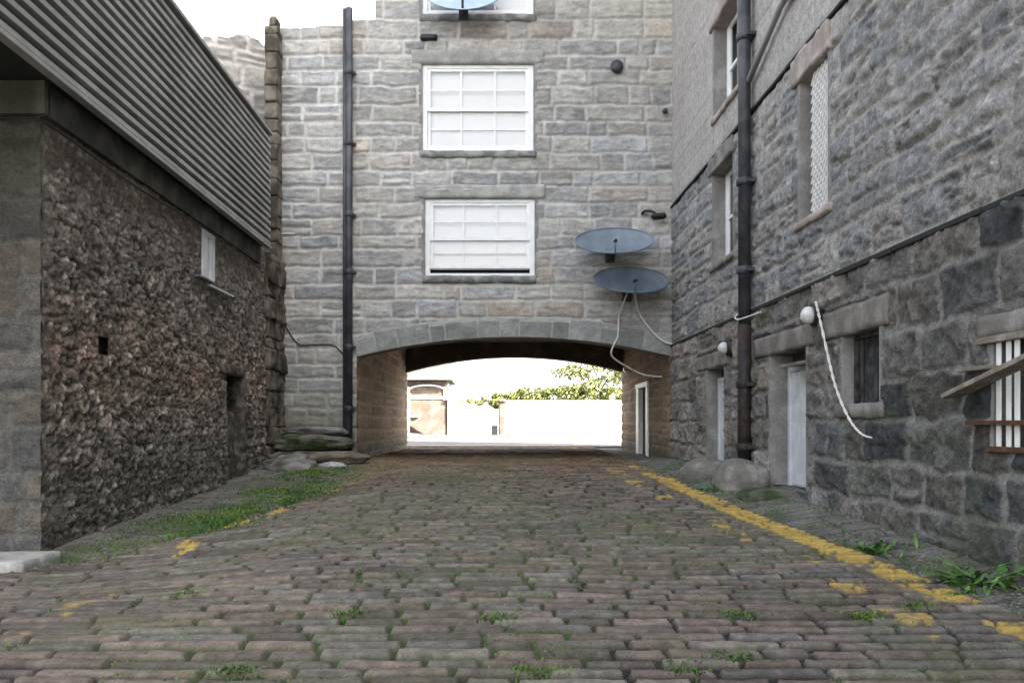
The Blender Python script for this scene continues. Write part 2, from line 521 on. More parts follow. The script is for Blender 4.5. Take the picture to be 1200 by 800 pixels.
# ground sheet to the horizon, street, pavements
gx = np.array([-600, -200, -60, -20, -9.6, -5, 0, 5, 20, 60, 200, 600.]); gyy = np.array([-300, -60, -10, 4, 7, 10, 13, 16, 20, 30, 36, 42, 48, 60, 120, 300, 900.])
GX, GY = np.meshgrid(gx, gyy, indexing='ij')
GP = np.stack([GX, GY, gz(GX, GY) - .12], -1)
tag(hf_mesh('ground', GP, np.full(GP.shape, .1), None, M['ground'], smooth=False), kind='structure')
sx = np.array([-60, -20, 0, 20, 60.])
sy = np.linspace(35.0, 46.2, 12)
SX, SY = np.meshgrid(sx, sy, indexing='ij')
tag(hf_mesh('street', np.stack([SX, SY, gz(SX, SY) - .02], -1), np.full(SX.shape + (3,), .1), None, M['asphalt']), kind='structure')
bm = bmesh.new()
for x in np.arange(-24, 24, 1.0):
    add_box(bm, x + .005, x + .995, 33.2, 35.02, .3, .66, .01)
tag(obj('pavement', bm, M['paving']), kind='structure')
bm = bmesh.new()
for x in np.arange(-30, 30, 1.0):
    add_box(bm, x + .005, x + .995, 46.38, 47.95, .4, .885, .01)
tag(obj('far_pavement', bm, M['paving']), kind='structure')
bm = bmesh.new()
for x in np.arange(-30, 30, 1.5):
    add_box(bm, x + .006, x + 1.494, 46.2, 46.375, .4, .89, .012)
tag(obj('kerb', bm, M['kerb']), kind='structure')


# ------------------------------------------------------------------ coursed walls
def wall(name, us, vs, O, Ud, Nd, hfun, openings, parent, mat, keepfun=None, margin=.16, flats=()):
    """openings: (u0,u1,v0,v1). hfun(U,V) -> height, colour."""
    us = np.unique(np.concatenate([us] + [[a, b] for a, b, _, _ in openings])) if openings else us
    vs = np.unique(np.concatenate([vs] + [[a, b] for _, _, a, b in openings])) if openings else vs
    us = us[np.concatenate([[True], np.diff(us) > 1e-4])]; vs = vs[np.concatenate([[True], np.diff(vs) > 1e-4])]
    U, V = np.meshgrid(us, vs, indexing='ij')
    h, C = hfun(U, V)
    keep = np.ones((len(us) - 1, len(vs) - 1), bool)
    uc = (us[1:] + us[:-1]) / 2; vc = (vs[1:] + vs[:-1]) / 2
    for a, b, c, e in openings:
        du = np.maximum(np.maximum(a - U, U - b), 0); dv = np.maximum(np.maximum(c - V, V - e), 0)
        dd = np.sqrt(du ** 2 + dv ** 2)
        k = sst(margin, 0, dd)
        h = h * (1 - k) + .02 * k
        keep &= ~((uc[:, None] > a) & (uc[:, None] < b) & (vc[None] > c) & (vc[None] < e))
    for a, b, c, e in flats:
        du = np.maximum(np.maximum(a - U, U - b), 0); dv = np.maximum(np.maximum(c - V, V - e), 0)
        k = sst(.06, 0, np.sqrt(du ** 2 + dv ** 2))
        h = h * (1 - k) + .0 * k
    if keepfun is not None:
        UC, VC = np.meshgrid(uc, vc, indexing='ij')
        keep &= keepfun(UC, VC)
    O = np.array(O, float); Ud = np.array(Ud, float); Nd = np.array(Nd, float)
    P = O + U[..., None] * Ud + V[..., None] * np.array([0, 0, 1.]) + h[..., None] * Nd
    flip = np.dot(np.cross(Ud, [0, 0, 1]), Nd) < 0
    return hf_mesh(name, P, C, keep, mat, parent, flip=flip)


def lerp(a, b, t):
    return a * (1 - t) + b * t


# ---- building over the arch
over = empty('stone_building', (0, FY, 0), 'grey granite building closing the lane, with a wide arch passing under it', 'building')
AX, HS, SPR, RISE = .61, 4.02, 3.22, .50
AR = (HS ** 2 + RISE ** 2) / (2 * RISE)
ACZ = SPR + RISE - AR
WINS = [(-1.74, 1.09, 8.46, 10.66), (-1.67, 1.12, 5.28, 7.24), (-1.74, 1.09, 11.93, 13.9)]


def facade_h(U, V):
    d, r = courses(U, V, .43, lambda u: .98, 3, split=.06, cvar=.2, wvar=.55, warp=.045, ws=.6)
    mw = .014 + .030 * fbm(U / .3, V / .2, 3, 8)
    rightish = sst(-1.5, 2.5, U)
    p = sst(mw, mw + .05, d)
    rough = fbm(U / .30, V / .10, 4, 5)
    h = p * (.035 + .02 * (r[..., 1] - .5)) + p * .028 * rough + (1 - p) * .006 * fbm(U / .1, V / .1, 2, 1)
    pal = np.array([[.345, .34, .335], [.30, .30, .30], [.37, .36, .335], [.39, .37, .345], [.325, .33, .335], [.27, .265, .26]])
    cs = pal[(r[..., 0] * 6).astype(int) % 6] * (.74 + .46 * r[..., 2])[..., None]
    tn = (r[..., 1] > .95)[..., None]
    cs = np.where(tn, cs * np.array([1.10, 1.0, .91]), cs)
    cs = cs * (1 + .35 * rough + .3 * fbm(U / .09, V / .05, 3, 12))[..., None]
    smear = (sst(.05, .5, fbm(U / .5, V / .16, 4, 10)) * .6)[..., None]
    cs = cs * (1 - smear) + np.array([.45, .435, .40]) * smear
    cm = np.array([.48, .47, .44]) * (1 + .25 * fbm(U / .2, V / .2, 3, 2))[..., None]
    mort = (1 - p)[..., None] * (1 - .6 * rightish * sst(.3, -.1, fbm(U / .7, V / .7, 2, 3)))[..., None]
    C = cs * (1 - mort) + cm * mort
    # stains of the wall itself: brown under the top dish, moss low on the left
    st = sst(.0, .5, fbm(U / 1.1, V / .8, 3, 9) + .2)[..., None] * .3
    C = C * (1 - st) + np.array([.38, .34, .29]) * st
    lo = (sst(3.6, .8, V) * sst(-3.2, -3.5, U))[..., None] * .8
    C = C * (1 - lo) + np.array([.115, .115, .075]) * (1 + .6 * rough)[..., None] * lo
    return h, C


def facade_keep(U, V):
    top = np.where(U < -2.93, 11.38 + .05 * np.floor((U + 9) * 1.1) % .3 + np.where(U > -3.6, .42, 0), 99)
    rr = np.sqrt((U - AX) ** 2 + (V - ACZ) ** 2)
    under = (V < SPR) & (U > AX - HS) | ((rr < AR + .30) & (U > AX - HS) & (V < 6))
    return (V < top) & ~under


us = spaced(-5.6, XR + .15, lambda u: .03)
us = np.unique(np.append(us, AX - HS))
vs = spaced(.2, 15, lambda v: .028 if v < 12.8 else .2)
wall('wall', us, vs, (0, FY, 0), (1, 0, 0), (0, -1, 0), facade_h, WINS, over, M['stone'], facade_keep)
# unseen mass added behind the face to block light, with the passage left free
box('rear_mass', -5.6, -3.91, FY + .3, 31.8, -.3, 11.3, M['mass'], over)
box('upper_mass', -2.93, 5.0, FY + .02 + .30, 31.8, 4.75, 17.5, M['mass'], over)
box('side_mass', -3.615, -2.94, FY + .3, 31.8, 4.7, 11.75, M['mass'], over)
bm = bmesh.new()
add_box(bm, -2.93, -2.6, FY + .03, FY + .3, 11.0, 15.0)
add_box(bm, -5.6, -2.95, FY + .04, FY + .32, 10.6, 11.36)
add_box(bm, -2.93, 5.0, FY + .03, FY + .32, 14.9, 17.5)
obj('wall_head', bm, M['mass'], over)

# arch ring: one continuous dressed ring, joints between the voussoirs
TH = math.asin(HS / AR)
ts = np.linspace(-TH * 1.0, TH * 1.0, 300); rs_ = np.linspace(0, .53, 24)
T, Q = np.meshgrid(ts, rs_, indexing='ij')
je = np.linspace(-TH, TH, 14) + np.array([0] + [random.uniform(-.013, .013) for _ in range(12)] + [0])
ji = np.clip(np.searchsorted(je, T[..., 0] if T.ndim == 3 else T, side='right') - 1, 0, 12)
dj = np.minimum(T - je[ji], je[ji + 1] - T) * AR
rj = np.random.RandomState(5).rand(13, 3)[ji]
topwob = .16 * (rj[..., 0] - .7) + .02 * fbm(T * AR / .3, Q * 0, 2, 4)
pj = sst(.004, .03, np.minimum(dj, .5 - Q + topwob))
hj = .04 + pj * .02 + .012 * fbm(T * AR / .3, Q / .2, 4, 3) - .04 * sst(.5, .53, Q)
cj_ = np.array([.26, .265, .25]) * (.8 + .4 * rj[..., 1:2]) * (1 + .35 * fbm(T * AR / .3, Q / .2, 4, 6))[..., None]
cj_ = cj_ * pj[..., None] + np.array([.36, .36, .34]) * (1 - pj[..., None])
rad = AR + Q
P = np.stack([AX + rad * np.sin(T), FY - hj, ACZ + rad * np.cos(T)], -1)
ring = hf_mesh('arch_ring', P, cj_, None, M['stone'], over)
# soffit of the ring
T2, D2 = np.meshgrid(ts, np.linspace(-.05, .6, 20), indexing='ij')
so_h = .01 * fbm(T2 * AR / .3, D2 / .2, 3, 3)
P = np.stack([AX + (AR - .003 - so_h) * np.sin(T2), FY + D2, ACZ + (AR - .003 - so_h) * np.cos(T2)], -1)
hf_mesh('arch_soffit', P, np.array([.24, .19, .15]) * np.ones(T2.shape + (3,)), None, M['stone'], over, flip=True)
# block between ring and vault above
bm = bmesh.new()
for i in range(24):
    x0 = AX - HS + i * (2 * HS / 24); x1 = x0 + 2 * HS / 24
    zb = min(ACZ + math.sqrt(AR ** 2 - (x - AX) ** 2) for x in (x0, x1)) + .05
    add_box(bm, x0, x1, FY + .08, FY + .6, zb + .03, 4.9)
obj('arch_backing', bm, M['mass'], over)


# passage
def pass_h(seed, warm):
    def f(U, V):
        d, r = courses(U, V, .36, .75, seed, split=.2, warp=.05)
        p = sst(.02, .07, d)
        rough = fbm(U / .2, V / .12, 4, seed)
        h = p * .03 + p * .02 * rough
        cs = np.array([.30, .205, .125]) * (.75 + .5 * r[..., 2:3]) * (1 + .3 * rough)[..., None]
        C = cs * p[..., None] + np.array([.36, .26, .17]) * (1 - p[..., None])
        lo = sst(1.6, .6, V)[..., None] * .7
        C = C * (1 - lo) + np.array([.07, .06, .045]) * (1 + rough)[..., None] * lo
        return h, C
    return f


PE = 31.9
pu = spaced(0, PE - FY, lambda u: .05); pv = spaced(.2, 4.75, lambda v: .045)
dl = Vector((-3.13 + 3.41, PE - FY, 0)).normalized(); L_l = math.hypot(.28, PE - FY)
hl = wall('passage_wall', pu, pv, (-3.41, FY - .02, 0), tuple(dl), (dl.y, -dl.x, 0), pass_h(21, 1), [], over, M['stone'])
dr = Vector((4.91 - XR, PE - FY, 0)).normalized()
PD = (3.75, 6.1, .45, 2.76)
wall('passage_wall', pu, pv, (XR, FY - .02, 0), tuple(dr), (-dr.y, dr.x, 0), pass_h(22, 1), [PD], over, M['stone'], margin=.1)
bm = bmesh.new()
lv = [bm.verts.new((x + (.0 if y < 25 else .28), y, z)) for x in (-3.9, -3.50) for y in (FY + .3, 31.8) for z in (-.3, 4.7)]
for a in [(0, 1, 3, 2), (4, 6, 7, 5), (0, 4, 5, 1), (2, 3, 7, 6), (0, 2, 6, 4), (1, 5, 7, 3)]: bm.faces.new([lv[i] for i in a])
obj('left_mass', bm, M['mass'], over)
box('ceiling', -3.6, 5.3, FY + .55, 31.9, 4.5, 4.74, M['ceiling'], over)
# dark beam seen behind the front arch
box('beam', -3.5, 5.2, FY + 1.6, FY + 1.9, 4.16, 4.5, M['ceiling'], over, bev=.01)
# rear arch wall
bm = bmesh.new()
CX2, HS2, SP2, RI2 = .89, 4.02, 3.42, .55
A2 = (HS2 ** 2 + RI2 ** 2) / (2 * RI2); CZ2 = SP2 + RI2 - A2
n = 40; pv_ = []
for i in range(n + 1):
    x = CX2 - HS2 + 2 * HS2 * i / n
    pv_.append((x, CZ2 + math.sqrt(A2 ** 2 - (x - CX2) ** 2)))
for y in (PE - .5, PE):
    pass
for i in range(n):
    (xa, za), (xb, zb) = pv_[i], pv_[i + 1]
    q = [bm.verts.new(p) for p in ((xa, PE - .5, za), (xb, PE - .5, zb), (xb, PE - .5, 4.9), (xa, PE - .5, 4.9),
                                   (xa, PE, za), (xb, PE, zb), (xb, PE, 4.9), (xa, PE, 4.9))]
    bm.faces.new((q[0], q[1], q[2], q[3])); bm.faces.new((q[5], q[4], q[7], q[6])); bm.faces.new((q[0], q[4], q[5], q[1]))
bmesh.ops.remove_doubles(bm, verts=bm.verts, dist=1e-4)
obj('rear_arch', bm, M['ceiling'], over)
bm = bmesh.new()
add_box(bm, -9, CX2 - HS2, PE - .4, PE, -.2, 4.9)
add_box(bm, CX2 + HS2, 9, PE - .4, PE, -.2, 4.9)
add_box(bm, -9, 9, PE - .1, PE, 4.9, 11.3)
obj('rear_wall', bm, M['mass'], over)
# door in the passage (right side)
ang = math.atan2(.28, 10.16)
RZ = Matrix.Rotation(-ang, 4, 'Z')


def pass_pt(u, off, z):
    p = Vector((XR, FY - .02, 0)) + dr * u + Vector((-dr.y, dr.x, 0)) * off
    return (p.x, p.y, z)


def pass_box(bm, u0, u1, o0, o1, z0, z1):
    vs = [bm.verts.new(pass_pt(u, o, z)) for u in (u0, u1) for o in (o0, o1) for z in (z0, z1)]
    for a in [(0, 1, 3, 2), (4, 6, 7, 5), (0, 4, 5, 1), (2, 3, 7, 6), (0, 2, 6, 4), (1, 5, 7, 3)]:
        bm.faces.new([vs[i] for i in a])


bm = bmesh.new(); pass_box(bm, PD[0] + .12, PD[1] - .12, -.14, -.09, .45, PD[3] - .1)
dp = obj('door', bm, M['dark_board'], over)
bm = bmesh.new()
pass_box(bm, PD[0] - .02, PD[0] + .35, -.16, .06, .45, PD[3] - .12)
pass_box(bm, PD[1] - .5, PD[1] + .02, -.16, .06, .45, PD[3] - .12)
pass_box(bm, PD[0] - .06, PD[1] + .06, -.16, .08, PD[3] - .115, PD[3] + .03)
obj('door_frame', bm, M['white'], dp)
bm = bmesh.new(); pass_box(bm, -.3, 10.2, -.6, -.2, -.3, 4.7); obj('right_mass', bm, M['mass'], over)


# ------------------------------------------------------------------ sash windows of the arch building
def sash_window(x0, x1, z0, z1, opened=0.0, tag_=None):
    dep = .08
    y = FY + dep
    wn = obj('window', (lambda b: (add_box(b, x0, x1, FY + .27, FY + .29, z0, z1), b)[1])(bmesh.new()), M['dark_room'], over)
    # dressed reveals and head
    box('reveal', x0 - .09, x0 + .0, FY - .024, FY + .26, z0, z1, M['reveal'], wn, bev=.006)
    box('reveal', x1, x1 + .09, FY - .024, FY + .26, z0, z1, M['reveal'], wn, bev=.006)
    rough_box('lintel', x0 - .28, x1 + .28, FY - .045, FY + .26, z1, z1 + .36, M['lintel_grey'], wn, amp=.014, bev=.015, seed=int(z0))
    rough_box('sill', x0 - .08, x1 + .08, FY - .06, FY + .26, z0 - .2, z0, M['sill'], wn, amp=.02, bev=.02, seed=int(z0) + 3)
    # outer frame
    bm = bmesh.new()
    add_box(bm, x0, x0 + .12, y - .04, y + .08, z0, z1, .005)
    add_box(bm, x1 - .12, x1, y - .04, y + .08, z0, z1, .005)
    add_box(bm, x0 + .12, x1 - .12, y - .04, y + .08, z1 - .09, z1, .005)
    add_box(bm, x0 + .12, x1 - .12, y - .05, y + .08, z0, z0 + .07, .005)
    obj('frame', bm, M['white'], wn)
    zm = z0 + (z1 - z0) * .485
    for (a, b, dy, lift) in ((zm - .04, z1 - .09, .0, 0), (z0 + .07, zm + .03, .05, opened)):
        a += lift; bb = b + lift * 0
        bm = bmesh.new()
        xa, xb = x0 + .12, x1 - .12
        yy = y - .02 + dy
        st = .085
        add_box(bm, xa, xa + st, yy, yy + .045, a, bb, .004)
        add_box(bm, xb - st, xb, yy, yy + .045, a, bb, .004)
        add_box(bm, xa + st, xb - st, yy, yy + .045, a, a + .09, .004)
        add_box(bm, xa + st, xb - st, yy, yy + .045, bb - .07, bb, .004)
        for k in (1, 2):
            xc = xa + (xb - xa) * k / 3
            add_box(bm, xc - .02, xc + .02, yy + .004, yy + .041, a + .09, bb - .07)
        zc = (a + bb) / 2
        add_box(bm, xa + st, xb - st, yy + .006, yy + .039, zc - .02, zc + .02)
        obj('sash', bm, M['white'], wn)
        box('pane', xa + st, xb - st, yy + .018, yy + .024, a + .09, bb - .07, M['glass'], wn)
    box('blind', x0 + .1, x1 - .1, y + .122, y + .126, z0 + .05 + opened, z1 - .05, M['blind'], wn)
    return wn


for i, (a, b, c, e) in enumerate(WINS):
    sash_window(a, b, c, e, opened=.14 if i == 1 else 0.0)

# ------------------------------------------------------------------ right hand building
rb = empty('long_tenement', (XR, 10, 0), 'long grey stone building along the right side, with white doors and dark moulding lines', 'building')
#             y0     y1     z0    z1   recess
R_DOOR1 = (12.47, 14.08, .50, 2.64)
R_DOOR2 = (16.85, 18.2, .66, 2.66)
R_WIN1 = (10.12, 11.16, 1.76, 2.66)
R_RACK = (6.9, 7.82, 1.28, 2.30)
R_UP1 = (11.66, 12.72, 4.50, 6.58)
R_UP2 = (16.25, 17.7, 4.77, 6.66)
R_TOP = (15.95, 17.6, 7.8, 9.65)
R_TOP2 = (11.6, 12.9, 9.0, 11.0)
R_OPEN = [R_DOOR1, R_DOOR2, R_WIN1, R_RACK, R_UP1, R_UP2, R_TOP, R_TOP2]


def right_h(U, V):
    low = sst(3.62, 3.42, V); top = sst(6.95, 7.1, V); mid = 1 - low - top
    d1, r1 = courses(U, V - .05, .50, lambda u: .84, 41, split=.08, cvar=.14, wvar=.45, warp=.07, ws=.5)
    d2, r2 = courses(U, V + .0, .44, lambda u: .95, 42, split=.12, cvar=.2, wvar=.5, warp=.06, ws=.6)
    d3, r3 = courses(U, V, .42, lambda u: 1.1, 43, split=.0, cvar=.05, wvar=.3, warp=.012, ws=.6)
    mw1 = .018 + .022 * fbm(U / .4, V / .4, 3, 8)
    p1 = sst(mw1, mw1 + .04, d1); p2 = sst(.012, .07, d2); p3 = sst(.004, .02, d3)
    ro1 = fbm(U / .30, V / .2, 5, 5); spk = fbm(U / .07, V / .05, 3, 9)
    ro2 = fbm(U / .40, V / .12, 5, 7)
    gou = sst(.16, .5, fbm(U / .5 + 3, V / .12, 4, 2))
    h1 = p1 * (.055 + .03 * (r1[..., 1] - .5)) + p1 * .07 * ro1 + (1 - p1) * (.022 + .012 * fbm(U / .1, V / .1, 2, 1))
    h2 = p2 * .035 + p2 * .032 * ro2 - gou * .035
    h3 = p3 * .012 + .006 * ro2
    h = low * (h1 + .015 * spk) + mid * (h2 + .012 * spk) + top * h3
    pal1 = np.array([[.135, .133, .135], [.16, .152, .145], [.085, .09, .095], [.20, .19, .18], [.14, .142, .125], [.175, .16, .145]])
    c1 = pal1[(r1[..., 0] * 6).astype(int) % 6] * (.7 + .6 * r1[..., 2])[..., None] * (1 + .6 * ro1 + .5 * spk)[..., None]
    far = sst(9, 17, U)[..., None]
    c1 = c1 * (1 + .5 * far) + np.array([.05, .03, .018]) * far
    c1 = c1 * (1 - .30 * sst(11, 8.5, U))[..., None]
    cm1 = np.array([.245, .238, .222]) * (1 + .25 * fbm(U / .15, V / .15, 3, 2))[..., None]
    C1 = c1 * p1[..., None] + cm1 * (1 - p1[..., None])
    ms = sst(.15, .5, fbm(U / 1.0 + 7, V / .8, 3, 13) + .35 * sst(1.0, .2, V))[..., None] * .45
    C1 = C1 * (1 - ms) + np.array([.085, .10, .055]) * ms
    pal2 = np.array([[.33, .32, .315], [.36, .345, .325], [.31, .31, .31], [.38, .36, .34], [.34, .32, .30], [.27, .27, .275]])
    c2 = pal2[(r2[..., 0] * 6).astype(int) % 6] * (.82 + .32 * r2[..., 2])[..., None] * (1 + .35 * ro2 + .45 * spk)[..., None]
    c2 = c2 * (1 - .45 * gou[..., None])
    C2 = c2 * p2[..., None] + np.array([.37, .355, .33]) * (1 + .3 * spk)[..., None] * (1 - p2[..., None])
    C3 = np.array([.43, .40, .375]) * (.93 + .14 * r3[..., 2:3]) * (1 + .1 * fbm(U / .8, V / .8, 3, 5))[..., None]
    C3 = C3 * (.75 + .25 * p3[..., None])
    C = C1 * low[..., None] + C2 * mid[..., None] + C3 * top[..., None]
    return h, C


us = spaced(-14, FY + .1, lambda y: .14 if y < 6.3 else (.022 if y < 11 else .03 if y < 16 else .04))
vs = spaced(-.2, 24, lambda v: .025 if v < 5.2 else .035 if v < 12.6 else .6)  # unseen upper height added to keep the sun off the lane
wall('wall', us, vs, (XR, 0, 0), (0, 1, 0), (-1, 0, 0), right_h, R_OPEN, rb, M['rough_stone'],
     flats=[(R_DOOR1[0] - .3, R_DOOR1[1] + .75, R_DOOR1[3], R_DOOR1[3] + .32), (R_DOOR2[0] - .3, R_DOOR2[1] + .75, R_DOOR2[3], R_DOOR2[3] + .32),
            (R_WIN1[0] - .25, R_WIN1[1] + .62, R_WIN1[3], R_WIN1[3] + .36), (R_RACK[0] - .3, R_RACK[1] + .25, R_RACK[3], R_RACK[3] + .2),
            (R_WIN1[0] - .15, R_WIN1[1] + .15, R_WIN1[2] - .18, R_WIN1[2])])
box('rear_mass', XR + .42, 16, -14, 31.8, -.5, 24, M['mass'], rb)  # unseen bulk added behind the wall to block light
# moulding lines (dark projecting string courses)
for z, t, o in ((3.49, .06, .06), (7.0, .05, .06)):
    bm = bmesh.new()
    y = -14.0
    while y < FY - .1:
        L = random.uniform(1.2, 2.2); y1 = min(y + L, FY - .05)
        add_box(bm, XR - o - random.uniform(0, .02), XR + .02, y + .004, y1 - .004, z - t / 2 + random.uniform(-.006, .006), z + t / 2 + random.uniform(-.006, .006), .012)
        y = y1
    obj('moulding', bm, M['soffit'], rb)


def reveal_r(op, rec, mat, parent, lintel=None, lint_mat=None, lint_ext=(.35, .35), lint_h=.34, sill=None, lproud=.05):
    y0, y1, z0, z1 = op
    box('reveal', XR - .026, XR + rec + .1, y0 - .10, y0, z0, z1, mat, parent, bev=.005)
    box('reveal', XR - .026, XR + rec + .1, y1, y1 + .10, z0, z1, mat, parent, bev=.005)
    rough_box('lintel', XR - lproud, XR + rec + .1, y0 - lint_ext[0], y1 + lint_ext[1], z1, z1 + lint_h, lint_mat or M['lintel'], parent, amp=.02, cell=.06, bev=.01, seed=int(y0 * 3))
    if sill:
        rough_box('sill', XR - .07, XR + rec + .1, y0 - .15, y1 + .15, z0 - sill, z0, lint_mat or M['lintel'], parent, amp=.015, cell=.06, bev=.01, seed=int(y0 * 5))


def white_door(op, rec, zt):
    y0, y1, z0, z1 = op
    x = XR + rec
    dr_ = box('door', x + .02, x + .07, y0 + .1, y1 - .1, z0, zt, M['door'], rb, bev=.004)
    bm = bmesh.new()      # frame and vertical planks of the door
    add_box(bm, x - .03, x + .09, y0, y0 + .1, z0, zt + .08, .004)
    add_box(bm, x - .03, x + .09, y1 - .1, y1, z0, zt + .08, .004)
    add_box(bm, x - .028, x + .088, y0 + .1, y1 - .1, zt, zt + .08, .004)
    obj('door_frame', bm, M['door'], dr_)
    bm = bmesh.new()
    n = 7
    for k in range(n):
        a = y0 + .1 + (y1 - y0 - .2) * k / n
        add_box(bm, x + .004, x + .0215, a + .008, a + (y1 - y0 - .2) / n - .008, z0 + .03, zt - .01, .004)
    obj('door_plank', bm, M['door'], dr_)
    bm = bmesh.new()
    zc = (z0 + zt) / 2 - .08
    add_box(bm, x - .006, x + .004, y0 + .2, y0 + .26, zc - .07, zc + .07, .002)
    tube_bm(bm, [(x - .0, y0 + .23, zc + .02), (x - .06, y0 + .23, zc + .02), (x - .065, y0 + .36, zc + .02)], .012, 8)
    obj('handle', bm, M['iron'], dr_)
    box('fanlight', x + .03, x + .05, y0 + .1, y1 - .1, zt + .08, z1, M['dark_board'], dr_)
    reveal_r(op, rec, M['reveal'], dr_, lint_ext=(.3, .75), lint_h=.32)
    return dr_


white_door(R_DOOR1, .30, 2.36)
white_door(R_DOOR2, .24, 2.40)
# slate drip shelf above the near door
bm = bmesh.new()
add_box(bm, XR - .04, XR + .3, 12.52, 13.6, 2.41, 2.46, .008, rot=Matrix.Rotation(R(-7), 4, 'Y'))
obj('door_hood', bm, M['lintel'], rb)
# boarded window
y0, y1, z0, z1 = R_WIN1
wn = box('window', XR + .30, XR + .33, y0, y1, z0, z1, M['dark_room'], rb)
reveal_r(R_WIN1, .26, M['reveal'], wn, lint_ext=(.25, .62), lint_h=.36, sill=.18)
bm = bmesh.new()
for k in range(7):
    a = y0 + (y1 - y0) * k / 7
    add_box(bm, XR + .17 + .012 * (k % 3), XR + .20 + .012 * (k % 3), a + .012, a + (y1 - y0) / 7 - .016, z0 + .01, z1 - .02 - .02 * (k % 2), .004)
obj('board', bm, M['dark_board'], wn)
bm = bmesh.new()
add_box(bm, XR + .12, XR + .16, y0, y0 + .07, z0, z1, .004); add_box(bm, XR + .12, XR + .16, y1 - .07, y1, z0, z1, .004)
add_box(bm, XR + .12, XR + .16, y0 + .07, y1 - .07, z1 - .06, z1, .004)
obj('frame', bm, M['dark_board'], wn)


def upper_window(op, rec, lm, lattice=False, lh=.34):
    y0, y1, z0, z1 = op
    x = XR + rec
    wn = box('window', x + .1, x + .12, y0, y1, z0, z1, M['dark_room'], rb)
    reveal_r(op, rec, M['reveal'], wn, lint_mat=lm, lint_ext=(.12, .28), lint_h=lh, lproud=.075, sill=.12)
    bm = bmesh.new()
    add_box(bm, x - .02, x + .06, y0, y0 + .08, z0, z1, .004)
    add_box(bm, x - .02, x + .06, y1 - .2, y1, z0, z1, .004)
    add_box(bm, x - .018, x + .058, y0 + .08, y1 - .2, z1 - .08, z1, .004)
    add_box(bm, x - .018, x + .058, y0 + .08, y1 - .2, z0, z0 + .08, .004)
    add_box(bm, x - .018, x + .058, y0 + .08, y1 - .2, (z0 + z1) / 2 - .03, (z0 + z1) / 2 + .03, .004)
    obj('frame', bm, M['white'], wn)
    box('pane', x + .015, x + .021, y0 + .08, y1 - .2, z0 + .08, z1 - .08, M['glass'], wn)
    box('blind', x + .08, x + .084, y0 + .05, y1 - .05, z0 + .03, z1 - .03, M['blind'], wn)
    if lattice:      # white diamond mesh guard in front of the glass
        bm = bmesh.new()
        xg = XR + .05
        ya, yb, za, zb = y0 + .01, y1 - .30, z0, z1 - .01
        s = .13
        for sg in (1, -1):
            c = -5.0
            while c < 5.0:
                pts = []
                for (yy, zz) in ((ya, None), (yb, None)):
                    zz = za + sg * (yy - ya) + c
                    pts.append((yy, zz))
                (p, q), (r_, t) = pts
                # clip by z
                def cl(yy, zz):
                    if zz < za: return (yy + sg * (za - zz), za)
                    if zz > zb: return (yy - sg * (zz - zb), zb)
                    return (yy, zz)
                A = cl(p, q); B = cl(r_, t)
                if ya - 1e-3 <= A[0] <= yb + 1e-3 and ya - 1e-3 <= B[0] <= yb + 1e-3 and abs(A[0] - B[0]) > .03:
                    tube_bm(bm, [(xg + .008 * sg, A[0], A[1]), (xg + .008 * sg, B[0], B[1])], .016, 5)
                c += s
        obj('lattice', bm, M['white'], wn)
    return wn


upper_window(R_UP1, .34, M['lintel_pink'], lattice=True, lh=.42)
upper_window(R_UP2, .26, M['lintel'])
upper_window(R_TOP, .26, M['lintel_pink'])
upper_window(R_TOP2, .26, M['lintel_pink'])

# slatted window at the right edge
y0, y1, z0, z1 = R_RACK
wn = box('window', XR + .30, XR + .33, y0, y1, z0, z1, M['dark_room'], rb)
bm = bmesh.new()
k = 0; a = y0 - .02
while a < y1:
    add_box(bm, XR - .035 + .008 * (k % 2), XR - .022 + .008 * (k % 2), a, a + .07, z0 + .02 - .02 * (k % 2), z1 - .06 + .012 * (k % 3), .005)
    a += .135; k += 1
obj('slat', bm, M['white'], wn)
box('top_rail', XR - .10, XR + .02, y0 - .2, y1 + .16, z1 - .06, z1, M['wood'], wn, bev=.006)
box('bottom_rail', XR - .12, XR + .02, y0 - .2, y1 + .30, z0 + .215, z0 + .255, M['brown_wood'], wn, bev=.005)
box('foot_rail', XR - .07, XR - .0, y0 - .2, y1 + .05, z0 - .03, z0 + .02, M['brown_wood'], wn, bev=.005)
reveal_r(R_RACK, .26, M['reveal'], wn, lint_ext=(.3, .25), lint_h=.2)

# ------------------------------------------------------------------ left building (rough rubble, clad upper floor)
lb = empty('rubble_outbuilding', (XL, 14, 0), 'low dark rubble building on the left under a ribbed metal upper storey', 'building')
L_SLIT = (15.67, 16.35, 4.22, 5.12)
L_DOOR = (17.15, 18.15, -.2, 2.50)
L_HOLE = (11.55, 11.85, 2.45, 2.70)


